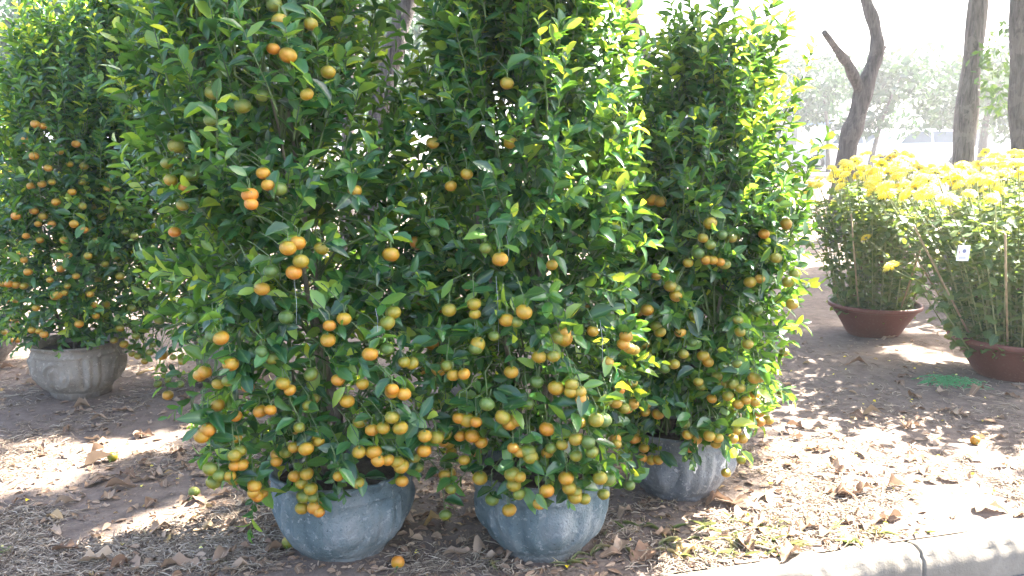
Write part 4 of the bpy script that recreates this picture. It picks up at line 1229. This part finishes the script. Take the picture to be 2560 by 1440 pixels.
def dead_leaf_mesh(seed):
    r = np.random.default_rng(seed)
    n = 8
    ts = np.linspace(0, 1, n)
    w = np.sin(PI * ts ** (0.7 + 0.4 * r.random())) ** 0.9 * (0.34 + 0.16 * r.random())
    curlx = r.normal() * 0.35; curly = 0.5 + 0.9 * r.random()
    V, rib = [], []
    bendy = r.normal() * 0.12
    for i, t in enumerate(ts):
        wl = w[i] * (1 + r.normal() * 0.12); wr = w[i] * (1 + r.normal() * 0.12)
        zc = 0.05 + 0.16 * math.sin(PI * t) * r.random() + curlx * (t - 0.5) ** 2
        yc = bendy * math.sin(PI * t)
        zl = zc + curly * wl * wl * 1.2 + r.normal() * 0.035; zr = zc + curly * wr * wr * (1.0 if r.random() < 0.7 else -0.1) + r.normal() * 0.035
        V += [(t - 0.5, yc - wl * 0.55, zl), (t - 0.5 + r.normal() * 0.01, yc - wl * 0.3, (zl + zc) / 2 - 0.015), (t - 0.5, yc, zc), (t - 0.5, yc + wr * 0.3, (zr + zc) / 2 - 0.015), (t - 0.5, yc + wr * 0.55, zr)]
        rib += [0, 0, 1, 0, 0]
    F = []
    for i in range(n - 1):
        for k in range(4):
            p = i * 5 + k
            F += [(p, p + 5, p + 6), (p, p + 6, p + 1)]
    V = np.array(V); V[:, 2] -= V[:, 2].min()
    if seed % 2:    # stalk
        b = len(V)
        V = np.vstack([V, [(-0.5, -0.012, 0.06), (-0.5, 0.012, 0.06), (-0.72, 0.03, 0.03), (-0.72, 0.045, 0.03)]])
        F += [(b, b + 1, b + 3), (b, b + 3, b + 2)]; rib += [1] * 4
    return mesh_np('fallen_leaf', V, F, M_DEAD, {'rib': rib})
DEAD_ME = [dead_leaf_mesh(500 + k) for k in range(12)]

lr = np.random.default_rng(4242)
placed = 0; tries = 0
spots = []
# the big ones, where the photograph shows them
for (px, py, s, yaw) in [(255, 1155, .17, .4), (250, 1210, .15, 1), (300, 1225, .13, .2), (505, 1195, .12, .1), (560, 1250, .12, .6), (415, 1215, .10, 2), (575, 1330, .11, 1), (520, 1335, .13, .2), (245, 1405, .15, .3), (340, 1420, .16, 2.2), (395, 1340, .13, 1.0), (420, 1355, .10, 2), (560, 1415, .14, 1.2), (610, 1390, .10, .2),
                         (450, 1430, .17, 0), (275, 1250, .11, 2), (365, 1205, .12, .2), (1137, 1393, .15, .1), (1230, 1405, .10, .4), (1600, 1390, .15, 1), (1540, 1380, .12, 1.2), (1720, 1390, .17, .9), (1660, 1345, .13, .5), (1850, 1270, .22, -.5), (1800, 1270, .14, .1), (1640, 1265, .11, .2), (1560, 1300, .12, .8), (1900, 1320, .12, .5),
                         (1980, 1400, .14, .7), (2020, 1330, .13, .3), (2420, 1150, .16, -.5), (2300, 1150, .10, .5), (2280, 1070, .10, .2), (2180, 1040, .14, -.6), (2360, 1030, .10, .1), (2395, 1035, .10, .8), (2140, 920, .16, -.2), (2260, 950, .14, .1), (2220, 850, .18, .3), (2370, 1200, .13, -.4), (2110, 1250, .12, -.3), (2240, 1235, .13, .1), (2440, 990, .14, .5), (2350, 985, .12, .9),
                         (2160, 1240, .16, .2), (2230, 1300, .12, .3), (2480, 1285, .16, .1), (2500, 1050, .12, .4), (80, 965, .13, .7), (105, 970, .10, 0), (205, 1015, .13, .3), (245, 1050, .11, .2), (310, 1030, .14, .1), (360, 1085, .12, 0), (715, 1330, .13, .3), (690, 1390, .15, 1), (1300, 1400, .13, .4), (1090, 1330, .12, .1), (1130, 1145, .10, 1), (1500, 1240, .1, .3), (20, 925, .12, .2), (470, 1260, .12, 1.1), (600, 1440, .13, .5), (1255, 1395, .1, .9), (2060, 1130, .11, .2), (1990, 1100, .1, .3), (2500, 1170, .11, .4)]:
    g = ground_at(px, py); spots.append((g[0], g[1], s * 0.92, yaw))
while len(spots) < 250 and tries < 4000:
    tries += 1
    if lr.random() < 0.45: g = ground_at(lr.random() * 2560, 900 + 540 * lr.random())
    else: g = ground_at([lr.random() * 700, 1700 + 860 * lr.random()][int(lr.random() < 0.5)], 950 + 490 * lr.random())
    _, v = kuv(g[0], g[1])
    if v < 0.03 or occupied(g[0], g[1], 0.05): continue
    spots.append((g[0], g[1], 0.045 + 0.065 * lr.random(), lr.random() * 6.28))
marks = [(specs[0]['pos'], "the widest front tree's pot"), (specs[1]['pos'], 'the seamed middle pot'), (specs[2]['pos'], 'the white-stained pot'), (specs[4]['pos'], 'the ring medallion pot'),
         (specs[5]['pos'], 'the dark back row pot'), ((mum_a.location.x, mum_a.location.y), 'the farther brown bowl'), ((mum_b.location.x, mum_b.location.y), 'the nearer brown bowl'),
         (tuple(ground_at(2385, 965)[:2]), 'the green string heap'), (tuple(ground_at(2437, 1108)[:2]), 'the split kumquat'), (tuple(ground_at(282, 1152)[:2]), 'the leftmost fallen kumquat'),
         (tuple(ground_at(487, 1248)[:2]), 'the greenish fallen kumquat'), (tuple(ground_at(995, 1425)[:2]), 'the orange fallen kumquat'), (tuple(ground_at(1840, 1363)[:2]), 'the dry branch')]
ORD = ['nearest', 'second nearest', 'third nearest', 'fourth nearest', 'fifth nearest', 'sixth nearest', 'seventh nearest', 'eighth nearest', 'ninth nearest', 'tenth nearest', 'eleventh nearest', 'twelfth nearest', 'thirteenth nearest', 'fourteenth nearest', 'fifteenth nearest']
fallen = {}
for (x, y, s, yaw) in spots:
    o = link('fallen_leaf', DEAD_ME[int(lr.integers(0, 12))])
    z = float(ground_h(x, y)) + 0.002
    if kuv(x, y)[1] < 0.0: z = 0.012
    o.matrix_world = Matrix.Translation((x, y, z)) @ Matrix.Rotation(yaw, 4, 'Z') @ Matrix.Rotation(lr.normal() * 0.16, 4, 'X') @ Matrix.Rotation(lr.normal() * 0.12, 4, 'Y') @ Matrix.Diagonal((s, s * (0.75 + 0.4 * lr.random()), s * (0.7 + 0.6 * lr.random()), 1))
    v = lr.random()
    o.color = (float(v), 0, 0, 1)
    tone = 'dark brown' if v < 0.25 else 'brown' if v < 0.55 else 'tan' if v < 0.93 else 'yellowish'
    size = 'large' if s > 0.105 else 'small'
    d, (mx, my), nm = min((math.hypot(x - a[0], y - a[1]), a, b) for a, b in marks)
    rel = ('right of' if x > mx else 'left of') if abs(x - mx) > abs(y - my) else ('behind' if y > my else 'in front of')
    fallen.setdefault((size, tone, rel, nm), []).append((d, o))
for (size, tone, rel, nm), lst in fallen.items():
    lst.sort(key=lambda t: t[0])
    for k, (d, o) in enumerate(lst):
        lab = '%s %s dry leaf %s %s' % (size, tone, rel, nm) + (', %s to it' % ORD[min(k, 14)] if len(lst) > 1 else '')
        tag(o, lab, 'fallen leaf', 'fallen dry leaves on the dirt')

# crumbled leaf bits and dry straw: nobody could count these
n = 12000
PX = lr.random(n) * 2700 - 70; PY = 830 + 620 * lr.random(n) ** 0.8
pts = np.array([ground_at(a, b) for a, b in zip(PX, PY)])
_, v = kuv(pts[:, 0], pts[:, 1])
dens = vnoise(pts[:, 0] * 2.2, pts[:, 1] * 2.2)
ok = (v > 0.01) & (dens + 0.35 * lr.random(n) > 0.50 + 0.10 * (PX > 1850)) & np.array([not occupied(p[0], p[1], 0.0) for p in pts])
pts = pts[ok]
pts[:, 2] = ground_h(pts[:, 0], pts[:, 1]) + 0.003
m = len(pts)
ang = lr.random(m) * 6.28
A = np.stack([np.cos(ang), np.sin(ang), lr.normal(size=m) * 0.15], -1)
Nn = np.array([0, 0, 1.0]) + lr.normal(size=(m, 3)) * 0.4
L = 0.010 + 0.040 * lr.random(m) ** 2.5
link_o = link('leaf_crumbs', leaves_mesh('leaf_crumbs', pts, A, Nn, L, L * (0.3 + 0.5 * lr.random(m)), lr.random(m), M_DEAD_MASS), kind='stuff')
tag(link_o, 'crumbled dry leaf bits scattered over the dirt', 'leaf litter')

sw = MB()
cnt = 0
def straw_density(px, py):
    d = 0.4
    if py > 1190 and px < 1100: d = 1.0
    if 1000 < py <= 1190 and px < 480: d = 0.6
    if px > 1450 and py > 1230: d = 0.8
    if px > 1950 and py < 1150: d = 0.3
    return d
while cnt < 12500:
    px = lr.random() * 2600 - 20; py = 860 + 580 * lr.random() ** 0.75
    if lr.random() > straw_density(px, py): continue
    g = ground_at(px, py)
    u_, v_ = kuv(g[0], g[1])
    if v_ < 0.015: continue
    if vnoise(g[0] * 3.1 + 7, g[1] * 3.1) < 0.30 + 0.25 * lr.random(): continue
    if occupied(g[0], g[1], 0.01): continue
    Ls = 0.02 + 0.075 * lr.random() ** 1.5
    an = lr.random() * 6.28; cv = lr.normal() * 1.3
    z = float(ground_h(g[0], g[1])) + 0.003
    P = []
    x, y = g[0], g[1]
    for j in range(4):
        P.append((x, y, z + 0.002 + 0.010 * lr.random() * (j in (1, 2, 3))))
        x += math.cos(an) * Ls / 3; y += math.sin(an) * Ls / 3; an += cv / 3
    w = 0.0010 + 0.0014 * lr.random()
    sw.tube(P, [w, w * 1.2, w, w * 0.6], 3, a=np.clip(0.5 + 0.28 * lr.normal(), 0, 1), cap=False)
    cnt += 1
tag(sw.build('dry_straw', M_STRAW, kind='stuff'), 'dry straw and twig bits strewn over the dirt', 'straw')

# tufts of weedy grass by the kerb and the front pots
P_, A_, N_, L_ = [], [], [], []
for k in range(80):
    q = lr.random()
    px = 1240 + 720 * q + 40 * lr.normal(); py = 1440 - (40 + 90 * lr.random()) * (1 if q > 0.3 else 0.55)
    if lr.random() < 0.12: px = 640 * lr.random(); py = 1280 + 150 * lr.random()
    if lr.random() < 0.10: px = 2000 + 350 * lr.random(); py = 1330 + 30 * lr.random()
    g = ground_at(px, py)
    if kuv(g[0], g[1])[1] < 0.02 or occupied(g[0], g[1], 0.01): continue
    nb = 4 + int(lr.integers(0, 6))
    an = lr.random(nb) * 6.28
    P_.append(g + np.stack([lr.normal(size=nb) * 0.01, lr.normal(size=nb) * 0.01, np.zeros(nb)], -1))
    A_.append(np.stack([np.cos(an), np.sin(an), 0.2 + 1.0 * lr.random(nb)], -1))
    N_.append(np.stack([-np.cos(an) * 0.3, -np.sin(an) * 0.3, np.ones(nb)], -1))
    L_.append(0.03 + 0.05 * lr.random(nb))
p = np.concatenate(P_); L = np.concatenate(L_)
GT = leaf_template(0.30, 0.3, ((0.2, 0.9), (0.5, 0.8), (0.8, 0.5)))
tag(link('grass', leaves_mesh('grass', p, np.concatenate(A_), np.concatenate(N_), L, L * 0.11, lr.random(len(p)), M_GRASS, tmpl=[GT]), kind='stuff'), 'thin weedy grass tufts in front of the pots by the kerb', 'grass')

# small fallen yellow petals
n = 150
PX = lr.random(n) * 2560; PY = 900 + 540 * lr.random(n)
PX[:90] = 1850 + 700 * lr.random(90)
pts = np.array([ground_at(a, b) for a, b in zip(PX, PY)])
ok = (kuv(pts[:, 0], pts[:, 1])[1] > 0.02) & np.array([not occupied(p[0], p[1]) for p in pts])
pts = pts[ok]; pts[:, 2] = ground_h(pts[:, 0], pts[:, 1]) + 0.008; m = len(pts)
ang = lr.random(m) * 6.28
L = 0.010 + 0.012 * lr.random(m)
tag(link('fallen_petals', leaves_mesh('fallen_petals', pts, np.stack([np.cos(ang), np.sin(ang), lr.normal(size=m) * 0.3], -1), np.array([0, 0, 1.0]) + lr.normal(size=(m, 3)) * 0.4, L, L * 0.8, lr.random(m), M_PETAL), kind='stuff'), 'tiny fallen yellow petals dotted over the dirt', 'petals')

# fallen kumquats
for (px, py, ripe, lab) in [(282, 1152, 55, 'fallen kumquat beside a big dry leaf at the sunlit streak on the left'), (487, 1248, 35, 'fallen greenish kumquat on the straw below the lowest left leaves'),
                            (722, 1382, 50, 'fallen brownish kumquat touching the left side of the blue-grey front pot'), (995, 1425, 95, 'fallen orange kumquat on the dirt in front of the two front pots'),
                            (2437, 1108, 95, 'fallen split orange kumquat on the open dirt below the green string')]:
    g = ground_at(px, py)
    o = link('fallen_kumquat', FRUIT_ME[1])
    o.matrix_world = Matrix.Translation((g[0], g[1], float(ground_h(g[0], g[1])) + 0.021)) @ Matrix.Rotation(1.9, 4, 'X') @ Matrix.Rotation(px, 4, 'Z') @ Matrix.Scale(0.0245, 4)
    o.color = (ripe / 100, 0, 0, 1)
    tag(o, lab, 'kumquat', 'fallen kumquats')

# green plastic string heap and a scrap of blue plastic
gm = MB()
gc = ground_at(2385, 965)
for k in range(60):
    x = gc[0] + lr.normal() * 0.075 - 0.02; y = gc[1] + lr.normal() * 0.028 - (x - gc[0]) * 0.25
    an = -0.25 + lr.normal() * 0.8
    Lg = 0.05 + 0.09 * lr.random(); z = 0.008 + 0.045 * lr.random()
    gm.tube([(x - math.cos(an) * Lg, y - math.sin(an) * Lg, z * 0.3 + 0.003), (x, y + lr.normal() * 0.008, z + 0.012), (x + math.cos(an) * Lg, y + math.sin(an) * Lg, z * 0.4 + 0.003)], 0.0022, 4)
tag(gm.build('string_heap', M_GREENPL), 'tangled heap of bright green plastic string by the nearer brown bowl', 'string')
bc = ground_at(66, 842)
bm_ = MB()
bp = np.array([(bc[0] - 0.12, bc[1] + 0.02, 0.02), (bc[0] - 0.04, bc[1], 0.05), (bc[0] + 0.06, bc[1] + 0.01, 0.04), (bc[0] + 0.16, bc[1] + 0.05, 0.03)])
bm_.tube(bp, [0.012, 0.028, 0.024, 0.008], 7)
tag(bm_.build('plastic_scrap', M_BLUEPL), 'scrap of blue plastic on the ground between the two back row pots', 'plastic')
# a short cut stick by the ring medallion pot, and a thin stick near the kerb
s0 = ground_at(343, 940); s1 = ground_at(385, 925)
mb = MB(); mb.tube([(s0[0], s0[1], 0.012), ((s0[0] + s1[0]) / 2, (s0[1] + s1[1]) / 2, 0.016), (s1[0], s1[1], 0.012)], 0.010, 8)
tag(mb.build('cut_stick', M_BAMBOO), 'short pale cut stick beside the ring medallion pot', 'stick')
s0 = ground_at(1755, 1345); s1 = ground_at(1930, 1382)
mb = MB(); mb.tube([(s0[0], s0[1], 0.010), ((s0[0] + s1[0]) / 2, (s0[1] + s1[1]) / 2 + 0.01, 0.014), (s1[0], s1[1], 0.010)], [0.008, 0.007, 0.005], 7)
tag(mb.build('dry_branch', M_BARK), 'thin dry branch lying on the dirt near the kerb', 'stick')

# ---------------------------------------------------------------- haze box added for far fading and a veil like lens glare
hz = NT('haze_glare_veil')
hz.t.nodes.remove(hz.b)
pv = hz.n('ShaderNodeVolumePrincipled')
pv.inputs['Color'].default_value = (0.95, 0.97, 1.0, 1)
pv.inputs['Density'].default_value = HAZE
pv.inputs['Anisotropy'].default_value = 0.6
hz.l(pv.outputs[0], hz.out.inputs['Volume'])
mb = MB(); mb.box((-720, -560, -1.4), (720, 720, 11.0))
hb = mb.build('haze', hz.m, smooth=False)
tag(hb, 'added pale haze that fades the distance and stands in for lens glare', 'haze', kind='stuff')
